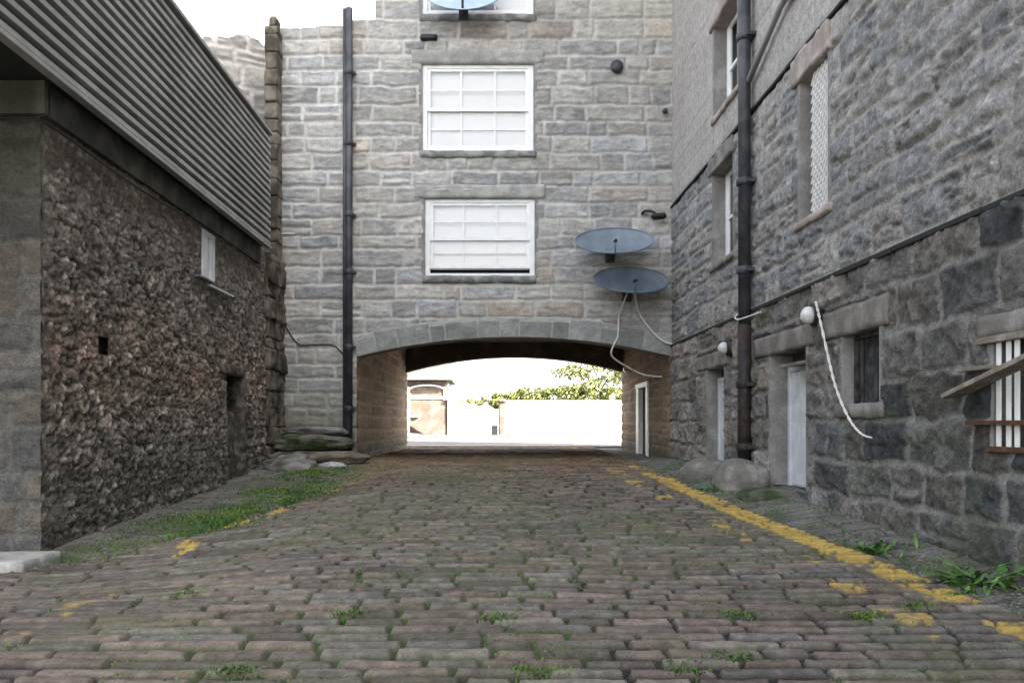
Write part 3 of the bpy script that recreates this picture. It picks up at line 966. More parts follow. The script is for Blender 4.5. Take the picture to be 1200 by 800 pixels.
def left_h(U, V):
    d, r = rubble(U, V, (.34, .20), 3)
    d2, r2 = rubble(U + 3, V, (.13, .085), 6)
    p = sst(.0, .03, d); p2 = sst(.0, .02, d2)
    big = fbm(U / 1.3, V / .9, 3, 4)
    ro = fbm(U / .12, V / .08, 4, 5); fi = fbm(U / .05, V / .035, 2, 8)
    h = p * .022 * (.4 + r[..., 1]) + p2 * .02 * (.3 + r2[..., 1]) + .022 * ro + .014 * fi + .05 * big
    edge = sst(.0, .55, U - 10.1)
    h = h * (.35 + .65 * edge)
    pal = 1.12 * np.array([[.19, .172, .15], [.235, .205, .172], [.15, .143, .13], [.29, .255, .215], [.21, .182, .155], [.38, .35, .31]])
    C = pal[(r2[..., 0] * 6).astype(int) % 6] * (.6 + .6 * r[..., 2])[..., None] * (1 + .8 * ro + .4 * fi)[..., None]
    C = C * (.7 + .3 * p)[..., None] * (.65 + .4 * p2)[..., None]
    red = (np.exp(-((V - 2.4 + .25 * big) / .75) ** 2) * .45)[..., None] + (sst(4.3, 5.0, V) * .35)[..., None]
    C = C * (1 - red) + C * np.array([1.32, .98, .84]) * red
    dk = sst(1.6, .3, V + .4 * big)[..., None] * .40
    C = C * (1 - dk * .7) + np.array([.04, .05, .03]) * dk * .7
    # smoother pinkish harling near the corner at the top
    sm = sst(3.4, 4.6, V + .6 * big)[..., None] * .4
    C = C * (1 - sm) + np.array([.215, .185, .16]) * sm
    h = h - .25 * h * sm[..., 0]
    return h, C


us = spaced(10.1, 20.1, lambda y: .024 if y < 14 else .034)
vs = spaced(-.35, 5.62, lambda v: .026)
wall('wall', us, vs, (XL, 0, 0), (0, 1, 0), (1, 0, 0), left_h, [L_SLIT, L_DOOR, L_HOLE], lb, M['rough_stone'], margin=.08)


def end_h(U, V):
    d, r = courses(U, V, .46, .62, 77, split=.1, warp=.04)
    p = sst(.015, .06, d); ro = fbm(U / .2, V / .12, 4, 5)
    h = p * .03 + .025 * ro
    pal = np.array([[.125, .118, .108], [.155, .14, .125], [.11, .105, .10], [.14, .122, .10]])
    C = pal[(r[..., 0] * 4).astype(int) % 4] * (.8 + .4 * r[..., 2])[..., None] * (1 + .4 * ro)[..., None]
    C = C * p[..., None] + np.array([.15, .145, .13]) * (1 - p[..., None])
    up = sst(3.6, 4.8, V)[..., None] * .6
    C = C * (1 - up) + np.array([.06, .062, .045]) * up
    return h, C


wall('end_wall', spaced(-11, XL + .02, lambda u: .03), vs, (0, 10.1, 0), (1, 0, 0), (0, -1, 0), end_h, [], lb, M['rough_stone'])
bm = bmesh.new()
add_box(bm, -11, XL - .46, 10.14, 20.0, -.5, 5.5)
add_box(bm, XL - .459, XL - .01, 10.14, 11.4, -.5, 5.5)
add_box(bm, XL - .459, XL - .01, 18.4, 20.0, -.5, 5.5)
add_box(bm, XL - .459, XL - .12, 11.41, 17.0, -.5, 4.1)
obj('rear_mass', bm, M['mass'], lb)  # unseen bulk added inside the rubble walls to block light
# band under the cladding
bm = bmesh.new()
y = 10.08
while y < 19.4:
    y1 = min(y + 1.6, 19.42); add_box(bm, XL - .2, XL + .10, y + .003, y1 - .003, 5.14, 5.53, .012); y = y1
x = -11
while x < XL - .2:
    add_box(bm, x + .003, min(x + 1.5, XL + .10), 10.0, 10.13, 5.14, 5.53, .012); x += 1.5
obj('band', bm, M['concrete'], lb)
# cladding: ribbed sheets
CX, CZ0, CZ1, CY0, CY1 = -5.0, 5.55, 8.05, 4.0, 19.4
nr = 16; pit = (CZ1 - CZ0) / nr
bm = bmesh.new()
for k in range(nr):
    z = CZ0 + k * pit
    y = CY0
    while y < CY1 - .01:
        y1 = min(y + 3.08, CY1)
        vs_ = [bm.verts.new((CX + px, yy, z + pz)) for yy in (y, y1 - .005) for px, pz in
               ((-.085, .0), (0.0, .012), (.0, pit * .50), (-.02, pit * .58), (-.085, pit * .60))]
        for i in range(5):
            a, b = i, (i + 1) % 5
            bm.faces.new((vs_[a], vs_[a + 5], vs_[b + 5], vs_[b]))
        bm.faces.new(vs_[:5]); bm.faces.new(vs_[5:][::-1])
        y = y1
bmesh.ops.recalc_face_normals(bm, faces=bm.faces)
obj('cladding', bm, M['steel'], lb)
bm = bmesh.new()
add_box(bm, -12, CX - .09, CY0, CY1 - .01, CZ0 - .01, CZ1)
obj('soffit', bm, M['soffit'], lb)
bm = bmesh.new()
add_box(bm, CX - .12, CX + .05, CY0, CY1 + .03, CZ1 + .002, CZ1 + .07, .01)
add_box(bm, -12, CX - .125, CY0, CY1 + .03, CZ1 + .002, CZ1 + .05, .01)
obj('coping', bm, M['steel'], lb)
box('lower_trim', CX - .10, CX + .02, CY0, CY1 + .02, CZ0 - .07, CZ0 - .012, M['steel'], lb, bev=.006)
# slit window
y0, y1, z0, z1 = L_SLIT
wn = box('window', XL - .3, XL - .27, y0, y1, z0, z1, M['dark_room'], lb)
bm = bmesh.new()
add_box(bm, XL - .02, XL + .05, y0, y0 + .26, z0, z1, .005)
add_box(bm, XL - .02, XL + .05, y1 - .22, y1, z0, z1, .005)
add_box(bm, XL - .018, XL + .045, y0 + .26, y1 - .22, z1 - .12, z1, .005)
obj('frame', bm, M['door'], wn)
box('pane', XL - .01, XL - .004, y0 + .24, y1 - .2, z0, z1 - .1, M['door'], wn)
box('sill', XL - .05, XL + .12, y0 - .35, y0 + .45, z0 - .07, z0 - .03, M['sill'], wn, bev=.008)
# recessed narrow doorway, masonry infill
y0, y1, z0, z1 = L_DOOR
dw = box('doorway', XL - .42, XL - .40, y0, y1, -.3, z1, M['dark_room'], lb)
rough_box('infill', XL - .38, XL - .10, y0 + .02, y1 - .02, -.3, 1.75, M['rubble'], dw, amp=.05, bev=.03, seed=4)
rough_box('lintel', XL - .2, XL + .09, y0 - .55, y1 + .15, z1, z1 + .20, M['rubble'], dw, amp=.03, cell=.06, bev=.01, seed=9)
rough_box('jamb', XL - .38, XL + .07, y1, y1 + .26, -.2, z1, M['rubble'], dw, amp=.05, cell=.06, bev=.015, seed=2)
box('hole_back', XL - .3, XL - .28, 11.5, 11.9, 2.4, 2.75, M['dark_room'], lb)

# white vent plank by the slit window, thin cable under the band
t = tag(tube('wall_cable', spline([(-9, 9.98, 5.08), (XL - .2, 9.96, 5.07), (XL + .13, 10.0, 5.02), (XL + .13, 12.5, 4.98), (XL + .12, 15.5, 5.06), (XL + .12, 19.3, 5.03)], 6), .016, M['black']),
        'thin black cable strung along the rubble wall just under its ribbed metal storey', 'cable')
tag(box('white_batten', XL + .02, XL + .10, 15.95, 17.4, 4.08, 4.12, M['white_plastic'], bev=.006),
    'short white batten fixed flat on the rubble wall below the slit window', 'batten')

# ------------------------------------------------------------------ pier between the left building and the arch building
pr = empty('stone_pier', (-5.5, 21, 0), 'narrow rusty brown mossy pier in the corner left of the arch building', 'pier')
z = -.2; k = 20
while z < 5.5:
    hh = random.uniform(.26, .5)
    rough_box('pier_stone', -6.1, -5.22 + random.uniform(-.05, .05), 20.15 + random.uniform(-.05, .05), 21.72, z, min(z + hh, 5.6) - .004, M['pier'], pr, amp=.06, cell=.06, bev=.012, seed=k)
    z += hh; k += 1
box('pier_core', -6.05, -5.42, 20.3, 21.7, -.2, 5.5, M['soffit'], pr)
z = 5.55
k = 0
while z < 11.3:
    hh = random.uniform(.28, .5)
    q = random.uniform(-.012, .012)
    rough_box('pier_stone', -5.60 + q - (.02 if z > 9 else 0), -5.30 + q * .5, 21.2 + random.uniform(-.08, .08), 21.69, z, min(z + hh, 11.4) - .004, M['pier'], pr, amp=.028, cell=.06, bev=.012, seed=k)
    z += hh; k += 1
rough_box('pier_cap', -5.56, -5.33, 21.3, 21.66, 11.38, 11.7, M['pier'], pr, amp=.05, cell=.1, bev=.05, seed=7)


# ragged gable behind the cladding
def gab_h(U, V):
    d, r = courses(U, V, .5, .85, 91, split=.2, warp=.08)
    p = sst(.03, .09, d); ro = fbm(U / .3, V / .15, 4, 5)
    h = p * .04 + .05 * ro
    C = np.array([.25, .235, .215]) * (.8 + .4 * r[..., 2:3]) * (1 + .4 * ro)[..., None]
    C = C * p[..., None] + np.array([.38, .36, .335]) * (1 - p[..., None])
    return h, C


gd = Vector((3.6, 2.0, 0)).normalized()
wa = empty('ruined_gable', (-9.3, 20.9, 0), 'ragged topped stone gable rising behind the ribbed metal storey', 'wall')
wall('wall', spaced(0, 4.3, lambda u: .04), spaced(4, 12.2, lambda v: .04), (-9.3, 20.9, 0), tuple(gd), (gd.y, -gd.x, 0), gab_h, [], wa, M['stone'],
     lambda U, V: V < 11.75 - .30 * np.abs(U - 3.1) ** 1.35 + .14 * fbm(U / .35, V * 0, 2, 2))
bm = bmesh.new(); add_box(bm, 0, 3.9, .05, .6, 3, 10.9)
bmesh.ops.transform(bm, matrix=Matrix.Translation((-9.3, 20.9, 0)) @ Matrix.Rotation(math.atan2(gd.y, gd.x), 4, 'Z'), verts=bm.verts)
obj('rear_mass', bm, M['mass'], wa)


# ------------------------------------------------------------------ drainpipes
def drainpipe(x, y, z0, z1, r, label, low_rust=None, twin=None, collars=(), brackets_dir=(0, 1)):
    t = empty('drainpipe', (x, y, z0), label, 'drainpipe', 'cast iron drainpipes on the walls')
    zs = [z0, low_rust or z0, z1]
    if low_rust:
        tube('lower_pipe', [(x, y, z0), (x, y, low_rust)], r * 1.08, M['rust'], t, 16)
    tube('pipe', [(x, y, low_rust or z0), (x, y, z1)], r, M['iron'], t, 16)
    if twin:
        tube('side_pipe', [(x + twin[0], y + twin[1], z0 + .1), (x + twin[0], y + twin[1], z1)], r * .55, M['iron'], t, 12)
    for z in collars:
        tube('collar', [(x, y, z - .07), (x, y, z - .05), (x, y, z + .05), (x, y, z + .07)], [r * 1.1, r * 1.32, r * 1.32, r * 1.1], M['iron'] if not low_rust or z > low_rust else M['rust'], t, 16)
        bm = bmesh.new()
        bx, by = brackets_dir
        if bx:
            add_box(bm, x, x + bx * .2, y - r * 1.7, y + r * 1.7, z - .03, z + .03, .004)
        else:
            add_box(bm, x - r * 1.9, x + r * 1.9, y + r * .4, y + by * .2, z - .03, z + .03, .004)
        bmesh.ops.recalc_face_normals(bm, faces=bm.faces)
        obj('bracket', bm, M['iron'], t)
    return t


drainpipe(-3.58, FY - .17, .45, 12.0, .088, 'dark drainpipe on the arch building, left of the arch', twin=(-.115, .03),
          collars=(10.4, 8.6, 6.8, 5.35, 3.45, 1.9))
drainpipe(XR - .17, 15.0, .55, 12.6, .108, 'tall dark drainpipe between the two white doors, rusty brown at its foot',
          low_rust=3.25, collars=(8.3, 5.75, 4.2, 2.2, 1.1), brackets_dir=(1, 0))
# thin grey pipe running up from the drainpipe
tag(tube('waste_pipe', [(XR - .12, 14.9, 7.5), (XR - .12, 13.3, 8.0), (XR - .12, 12.7, 8.05), (XR - .12, 12.4, 8.3), (XR - .12, 12.3, 9.6)], .055, M['steel'], seg=10),
    'grey waste pipe running off the tall drainpipe on the right wall', 'pipe')
t = empty('junction_box', (XR - .1, 12.9, 8.1), 'small grey pipe junction high on the right wall', 'junction box')
rough_box('body', XR - .22, XR, 12.72, 13.05, 7.95, 8.25, M['steel'], t, amp=.01, bev=.03)
tube('stub', [(XR - .1, 12.88, 8.2), (XR - .1, 12.88, 8.45)], .06, M['steel'], t)


# ------------------------------------------------------------------ satellite dishes
def dish(x, z, wid, hei, tilt, label, mat, yaw=0, arm_down=True, stand=.75):
    t = empty('satellite_dish', (x, FY, z), label, 'satellite dish', 'satellite dishes on the granite front')
    y = FY - stand
    rot = Matrix.Rotation(yaw, 4, 'Z') @ Matrix.Rotation(-tilt, 4, 'X')     # face looks along local -Y
    Mx = Matrix.Translation((x, y, z)) @ rot
    bm = bmesh.new()
    a, b = wid / 2, hei / 2
    nr_, nsg = 10, 48
    for side, off in ((0, 0.0), (1, .018)):
        c = bm.verts.new(Mx @ Vector((0, .16 * 1 + off, 0)))
        prev = None
        for i in range(1, nr_ + 1):
            q = i / nr_
            ring_ = [bm.verts.new(Mx @ Vector((a * q * math.cos(2 * math.pi * k / nsg), .16 * (1 - q * q) + off, b * q * math.sin(2 * math.pi * k / nsg)))) for k in range(nsg)]
            for k in range(nsg):
                if prev is None:
                    bm.faces.new((c, ring_[k], ring_[(k + 1) % nsg]))
                else:
                    bm.faces.new((prev[k], ring_[k], ring_[(k + 1) % nsg], prev[(k + 1) % nsg]))
            prev = ring_
    bmesh.ops.recalc_face_normals(bm, faces=bm.faces)
    obj('reflector', bm, mat, t, smooth=True)
    tube('rim', [Mx @ Vector((a * math.cos(2 * math.pi * k / 48), .0, b * math.sin(2 * math.pi * k / 48))) for k in range(49)], .018, mat, t, 6)
    # feed arm and receiver
    foot = Mx @ Vector((0, .05, -b)); head = Mx @ Vector((0, -.30, -b * (.0 if arm_down else .78)))
    tube('feed_arm', [foot, (foot + head) / 2 + Vector((0, 0, -.02)), head], .03 if arm_down else .016, M['iron'] if arm_down else mat, t, 8)
    hd = (Mx @ Vector((0, .1, 0)) - head).normalized()
    tube('receiver', [head - hd * .08, head, head + hd * .08, head + hd * .15], [.025, .036, .036, .05], M['black'], t, 12)
    # mount
    back = Mx @ Vector((0, .17, 0))
    tube('mount_arm', [back, back + Vector((0, .12, -.05)), (x, FY - .1, z - hei * .28), (x, FY - .02, z - hei * .28)], .035, M['iron'], t, 8)
    bm = bmesh.new(); add_box(bm, x - .12, x + .12, FY - .075, FY + .0, z - hei * .28 - .14, z - hei * .28 + .14, .01)
    obj('wall_plate', bm, M['iron'], t)
    return t


dish(3.04, 6.02, 1.92, .98, R(40), 'upper blue grey satellite dish to the right above the arch', M['dish'], yaw=R(-4), arm_down=False)
dish(3.46, 5.05, 1.88, 1.0, R(42), 'darker satellite dish directly above the right end of the arch, lower of the pair', M['dish_dark'], yaw=R(5), arm_down=False)
dish(-.69, 12.22, 1.95, 1.15, R(20), 'pale blue satellite dish in front of the topmost window', M['dish_light'], stand=.6)

# dangling cables from the lower dish
tag(tube('dish_cable', spline([(3.40, FY - .5, 4.75), (3.27, FY - .12, 4.3), (3.24, FY - .12, 4.0), (3.22, FY - .12, 3.72), (3.08, FY - .12, 3.42), (3.10, FY - .02, 3.22), (3.5, FY + .3, 3.0), (4.0, FY + .6, 2.8), (4.5, FY + .7, 2.75)], 8), .024, M['rope'], seg=8),
    'pale cable hanging from the lower dish down past the arch edge', 'cable')
tag(tube('dish_cable', spline([(3.58, FY - .5, 4.8), (3.75, FY - .12, 4.35), (4.05, FY - .1, 3.9), (4.35, FY - .12, 3.62), (4.6, FY - .13, 3.52)], 8), .03, M['rope'], seg=8),
    'thicker white cable looping from the lower dish to the right hand corner', 'cable')
tag(tube('wall_cable', spline([(-5.25, FY - .05, 4.05), (-4.9, FY - .07, 3.55), (-4.5, FY - .07, 3.52), (-4.0, FY - .07, 3.5), (-3.7, FY - .08, 3.22)], 8), .02, M['black'], seg=6),
    'thin dark cable sagging across the granite from the corner pier to the left drainpipe', 'cable')

# small fittings on the arch building
t = empty('wall_vent', (3.2, FY, 10.56), 'round black vent high on the granite front, right of the windows', 'vent')
tube('pipe_end', [(3.2, FY + .05, 10.56), (3.2, FY - .10, 10.56)], .14, M['black'], t, 16)
tube('collar', [(3.2, FY - .1, 10.56), (3.2, FY - .13, 10.56)], .165, M['iron'], t, 16)
t = empty('wall_vent', (-1.56, FY, 11.32), 'small flat black vent above the upper sash window', 'vent')
rough_box('body', -1.78, -1.36, FY - .12, FY + .02, 11.25, 11.38, M['black'], t, amp=.01, bev=.01)
for k in range(3):
    box('fin', -1.80 + .14 * k, -1.70 + .14 * k, FY - .16, FY - .12, 11.27, 11.29, M['black'], t)
t = empty('floodlight', (4.2, FY, 6.78), 'black curved floodlight on the granite front above the dishes', 'light')
tube('bracket', spline([(3.85, FY - .03, 6.86), (3.9, FY - .18, 6.88), (4.05, FY - .24, 6.86), (4.15, FY - .26, 6.80)], 6), .035, M['black'], t, 8)
rough_box('lamp_head', 4.05, 4.42, FY - .36, FY - .12, 6.66, 6.80, M['black'], t, amp=.02, bev=.03)
t = tag(tube('overflow_pipe', [(4.42, FY + .02, 9.45), (4.42, FY - .16, 9.43)], .06, M['iron'], seg=12), 'short overflow pipe near the top right corner of the granite front', 'pipe')
tube_ = tag(tube('tie_bar', [(-5.45, FY - .09, 6.33), (-4.98, FY - .09, 6.33)], .022, M['white_plastic'], seg=8), 'short white rod across the corner beside the brown pier', 'rod')


# ------------------------------------------------------------------ lamps on the right wall
def lamp(y, z, label, s=1.0):
    t = empty('wall_lamp', (XR, y, z), label, 'wall lamp', 'round white lamps above the doors')
    tube('backplate', [(XR + .0, y, z), (XR - .09, y, z), (XR - .14, y, z)], [.17 * s, .17 * s, .15 * s], M['black'], t, 20)
    pts = [(XR - .13 - q, y, z - q * .15) for q in (0, .04, .08, .12, .145, .155)]
    tube('globe', pts, [.115 * s, .125 * s, .12 * s, .09 * s, .05 * s, .01], M['white_plastic'], t, 20)
    return t


lamp(11.95, 3.03, 'white lamp with black back plate above the nearer white door')
lamp(16.3, 2.96, 'smaller looking white lamp above the farther white door', .95)
# lamp in the passage
t = empty('passage_lamp', (4.6, 29.0, 3.35), 'small lamp high on the right jamb inside the passage', 'wall lamp')
rough_box('lamp_body', 4.52, 4.80, 28.85, 29.15, 3.28, 3.48, M['white_plastic'], t, amp=.01, bev=.03)
tube('lamp_bracket', [(4.8, 29.0, 3.4), (4.9, 29.0, 3.4)], .03, M['black'], t)

# twisted white cable by the lamp
path = spline([(XR - .1, 11.9, 3.18), (XR - .16, 11.72, 3.16), (XR - .14, 11.62, 2.9), (XR - .13, 11.35, 2.35), (XR - .13, 11.1, 1.95), (XR - .12, 10.75, 1.58), (XR - .12, 10.4, 1.39), (XR - .12, 10.1, 1.34)], 14)
bm = bmesh.new()
for ph in (0, math.pi):
    pts = []
    for i, p in enumerate(path):
        a = i * .75 + ph
        pts.append(p + Vector((math.cos(a) * .010, math.sin(a) * .010, 0)))
    tube_bm(bm, pts, .0105, 7)
bmesh.ops.recalc_face_normals(bm, faces=bm.faces)
tag(obj('twisted_cable', bm, M['rope'], smooth=True), 'twisted white cable hanging from the nearer lamp over the boarded window', 'cable')
tag(tube('tie_cable', spline([(XR - .1, 15.25, 3.55), (XR - .28, 15.12, 3.42), (XR - .33, 15.0, 3.36), (XR - .28, 14.85, 3.33), (XR - .1, 14.3, 3.38)], 8), .014, M['rope'], seg=6),
    'thin white cord tied round the tall drainpipe', 'cord')

# loose planks by the slatted window
p = tag(box('plank', XR - .26, XR - .08, 6.75, 8.32, 0.0, .045, M['wood'], bev=.004),
        'grey plank leaning out at a slant across the white slatted window', 'plank')
me = p.data
me.transform(Matrix.Translation((0, 6.75, 2.09)) @ Matrix.Rotation(R(-12.5), 4, 'X') @ Matrix.Translation((0, -6.75, 0)))
tag(box('plank', XR - .16, XR - .02, 7.7, 8.22, 2.0, 2.035, M['wood'], bev=.005), 'short horizontal plank end behind the slanting plank', 'plank')


# ------------------------------------------------------------------ boulders and guard stones
def rock(name, x, y, z, sx, sy, sz, mat, label, cat, seed=0, amp=.18, group=None, pw=1.0, sub=5):
    bm = bmesh.new()
    bmesh.ops.create_icosphere(bm, subdivisions=sub, radius=1)
    o = Vector((seed * 3.1, seed * 1.7, seed))
    for v in bm.verts:
        n = v.co.normalized()
        k = 1 + amp * mnoise.noise(n * 1.4 + o) + amp * .5 * mnoise.noise(n * 3 + o) + amp * .2 * mnoise.noise(n * 8 + o)
        c = n * k
        c = Vector((math.copysign(abs(c.x) ** pw, c.x), math.copysign(abs(c.y) ** pw, c.y), math.copysign(abs(c.z) ** pw, c.z)))
        v.co = Vector((c.x * sx, c.y * sy, c.z * sz))
    o_ = obj(name, bm, mat, None, smooth=True)
    o_.location = (x, y, z)
    return tag(o_, label, cat, group)


G = 'rounded guard stones along the right wall'
rock('guard_stone', 4.20, 13.95 + .4, .52, .44, .55, .40, M['guard'], 'large rounded guard stone at the foot of the tall drainpipe', 'guard stone', 1, .13, G, .85)
rock('guard_stone', 4.15, 16.2, .52, .52, .7, .32, M['guard'], 'flatter rounded guard stone in front of the farther white door', 'guard stone', 2, .08, G, .85)
rock('guard_stone', 4.55, 17.9, .5, .3, .5, .26, M['guard'], 'low dark stone against the wall beyond the farther white door', 'guard stone', 5, .15, G)
rock('door_step', 4.28, 13.15, .38, .5, .62, .14, M['mossy'], 'low mossy stone step at the nearer white door', 'step', 3, .08, None, .75)
rock('boulder', -4.55, 19.3, .48, .62, .45, .34, M['boulder'], 'pale broken boulder in the left corner beside the brown pier', 'boulder', 4, .3)
rock('boulder', -3.75, 20.1, .50, .40, .3, .14, M['lintel_grey'], 'small flat white stone right of the pale boulder', 'stone', 7, .15)
rock('rock_slab', -4.45, 21.0, 1.05, 1.0, .8, .22, M['mossy'], 'moss covered slab behind the pale boulder', 'rock', 8, .2, None, .8)
rock('rock_slab', -4.4, 21.3, 1.32, .85, .5, .13, M['boulder'], 'grey slab lying on top of the mossy slab', 'rock', 9, .2, None, .8)
rock('rock_slab', -4.2, 20.6, .66, 1.2, .7, .22, M['pier'], 'dark sunken slab under the mossy slab', 'rock', 10, .25, None, .8)
tag(rough_box('stone_slab', -7.0, -5.02, 9.15, 9.98, -.16, .02, M['lintel_grey'], amp=.008, cell=.05, bev=.006), 'pale paving slab at the foot of the left building corner', 'slab')

# ------------------------------------------------------------------ plants
rp = random.Random(3)


def blade(bm, p, az, L, wd, lift, curl=1.2, seg=4, lobed=False):
    d = Vector((math.cos(az), math.sin(az), 0)); s = Vector((-d.y, d.x, 0))
    prev = None; pos = Vector(p); el = lift
    for i in range(seg + 1):
        t = i / seg
        w_ = wd * math.sin(math.pi * min(.97, .12 + t * .86)) * .5
        if lobed and i % 2: w_ *= .5
        a, b = bm.verts.new(pos - s * w_), bm.verts.new(pos + s * w_)
        if prev: bm.faces.new((prev[0], prev[1], b, a))
        prev = (a, b)
        pos = pos + (d * math.cos(el) + Vector((0, 0, 1)) * math.sin(el)) * (L / seg)
        el -= curl / seg


def plant(x, y, n, L, wd, label, spread=.05, lobed=True, lift=(.3, 1.1)):
    t = empty('weed_plant', (x, y, gtop(x, y) - .01), label, 'weed', 'weeds growing along the right wall')
    bm = bmesh.new()
    for i in range(n):
        a = rp.uniform(0, 6.283)
        q = (x + rp.gauss(0, spread), y + rp.gauss(0, spread), gtop(x, y) - .01)
        blade(bm, q, a, L * rp.uniform(.6, 1.15), wd * rp.uniform(.7, 1.2), rp.uniform(*lift), rp.uniform(.8, 1.7), 8 if lobed else 4, lobed)
    obj('leaves', bm, M['weed'], t)
    bm = bmesh.new()
    z = gtop(x, y)
    for i in range(1):
        q = Vector((x + rp.gauss(0, spread), y + rp.gauss(0, spread), z - .02))
        tube_bm(bm, [q, q + Vector((rp.gauss(0, .03), rp.gauss(0, .03), L * .35))], .006, 5)
    obj('stem', bm, M['weed'], t)


plant(4.22, 7.4, 54, .44, .08, 'largest dark leafed weed, at the near end of the right wall', .13)
plant(3.98, 7.0, 14, .16, .05, 'low weed beside the end of the yellow line', .08)
plant(3.98, 8.95, 40, .34, .06, 'bushy weed between the yellow line and the wall under the boarded window', .12)
plant(4.35, 8.9, 20, .22, .04, 'flat spreading weed close against the wall under the boarded window', .14)
plant(3.72, 14.2, 34, .26, .055, 'small leafy weed just left of the large guard stone', .12)


def scatter(name, spots, n, Ls, wd, mat, label, cat='grass'):
    bm = bmesh.new()
    k = 0
    while k < n:
        x, y, sg, wt = rp.choice(spots)
        x += rp.gauss(0, sg * 1.3); y += rp.gauss(0, sg)
        if x < XL + .12 or x > XR - .1 or (y > FY - .1 and abs(x) > 3.2): continue
        z = gtop(x, y)
        blade(bm, (x, y, z - .008), rp.uniform(0, 6.283), rp.uniform(*Ls) * wt, wd * rp.uniform(.6, 1.4), rp.uniform(.3, 1.4), rp.uniform(.4, 1.5), 2)
        k += 1
    return tag(obj(name, bm, mat), label, cat, kind='stuff')


sp = []
for _ in range(120):
    y = rp.uniform(11.2, 19.3)
    a, b = XL + .35, float(xl_edge(y)) + .1
    u_ = a + (b - a) * (.25 + .75 * rp.random() ** .7) + .25 * math.sin(y * 2.3)
    sp.append((u_, y, rp.choice([.08, .16, .3]), rp.uniform(.6, 1.25)))
for _ in range(40):
    y = rp.uniform(9.6, 12.5); a, b = XL + .3, float(xl_edge(y))
    sp.append((rp.uniform(a, b), y, .2, .5))
scatter('grass', sp, 26000, (.03, .085), .012, M['grass'], 'bright green grass along the foot of the left rubble wall')
sp = []
# tufts rooted in the joints of the setts
JX, JY = np.where((prof < .25) & (ver < .2) & (Y > 4.2) & (Y < 21) & (X > -5))
for _ in range(330):
    i = rp.randrange(len(JX)); x, y = float(xs[JX[i]]), float(ys[JY[i]])
    if rp.random() < .75 * math.exp(-((x + .5) / 2.2) ** 2) + .12:
        sp.append((x, y, rp.choice([.03, .06, .12]), .5))
for (x, y) in ((-1.05, 6.3), (.05, 6.2), (1.85, 6.35), (1.5, 5.25), (1.15, 5.05), (-2.6, 7.2), (2.75, 6.3), (3.3, 6.6), (.25, 5.0), (-1.5, 5.0)):
    for _ in range(5): sp.append((x, y, .06, .75))
scatter('joint_grass', sp, 16000, (.02, .07), .011, M['grass'], 'tiny tufts of grass growing in the joints of the setts')
sp = []
for _ in range(90):
    y = rp.uniform(6, 20); sp.append((rp.uniform(float(xr_edge(y)) + .05, XR - .15), y, .1, .6))
scatter('verge_grass', sp, 5000, (.03, .09), .012, M['grass'], 'thin grass scattered over the earth strip by the right wall')

# loose grit and small stones lying on the two earth strips
rg = np.random.RandomState(4)
bm = bmesh.new()
k = 0
while k < 2600:
    y = 6.2 + 15 * rg.rand() ** 1.3
    if rg.rand() < .5: x = rg.uniform(float(xr_edge(y)) + .02, XR - .08)
    else: x = rg.uniform(XL + .08, float(xl_edge(y)) + .25)
    if x < -5.2 or y < 6.2: continue
    sz_ = .008 + .028 * rg.rand() ** 4
    z = gtop(x, y)
    ring_ = []
    a0 = rg.rand() * 6.28
    for q in range(5):
        a = a0 + q * 1.2566; rr2 = sz_ * rg.uniform(.7, 1.3)
        ring_.append(bm.verts.new((x + rr2 * math.cos(a), y + rr2 * math.sin(a), z - .004 + sz_ * .25)))
    tp = bm.verts.new((x + sz_ * .2, y, z + sz_ * .75)); lo_ = bm.verts.new((x, y, z - .01))
    for q in range(5):
        bm.faces.new((ring_[q], ring_[(q + 1) % 5], tp)); bm.faces.new((ring_[(q + 1) % 5], ring_[q], lo_))
    k += 1
tag(obj('gravel', bm, M['boulder']), 'loose grit and small stones lying on the earth strips beside both walls', 'gravel', kind='stuff')

# ------------------------------------------------------------------ beyond the passage
bw = empty('boundary_wall', (5, 48, .8), 'tall plain white wall across the street seen through the arch', 'wall')
box('wall_panel', .85, 16, 48.0, 48.35, .5, 2.74, M['render_white'], bw, bev=.01)
box('coping', .80, 16, 47.95, 48.40, 2.745, 2.84, M['render_white'], bw, bev=.015)
gp = empty('gate_post', (.62, 48.1, .8), 'brown stone gate post at the left end of the white wall', 'post')
rough_box('shaft', .45, .82, 47.98, 48.4, .5, 2.75, M['brown_stone'], gp, amp=.015, bev=.02)
rough_box('cap', .40, .84, 47.9, 48.45, 2.75, 2.92, M['brown_stone'], gp, amp=.015, bev=.02)
t = empty('meter_box', (.2, 47.8, .88), 'small dark box standing left of the brown gate post', 'box')
box('body', .05, .40, 47.55, 47.85, .885, 1.42, M['black'], t, bev=.02)
box('lid', .03, .42, 47.52, 47.87, 1.425, 1.48, M['dark_board'], t, bev=.01)
wp = empty('white_gate_pillar', (-2.2, 48, .8), 'white pillar beside the brown house across the street', 'pillar')
box('shaft', -2.42, -2.05, 47.95, 48.35, .5, 2.85, M['render_white'], wp, bev=.01)
box('cap', -2.50, -1.97, 47.87, 48.43, 2.855, 2.98, M['render_white'], wp, bev=.015)
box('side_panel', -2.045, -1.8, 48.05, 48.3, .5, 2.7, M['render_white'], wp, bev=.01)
hw = empty('white_house', (-.6, 56, .8), 'bright white gable house behind the gateway across the street', 'house')
bm = bmesh.new(); add_box(bm, -2.6, .6, 56, 62, .3, 3.1)
obj('wall', bm, M['render_white'], hw)
bm = bmesh.new()
v = [bm.verts.new(p) for p in ((-2.8, 55.8, 3.1), (.8, 55.8, 3.1), (-1.0, 55.8, 4.2), (-2.8, 62, 3.1), (.8, 62, 3.1), (-1.0, 62, 4.2))]
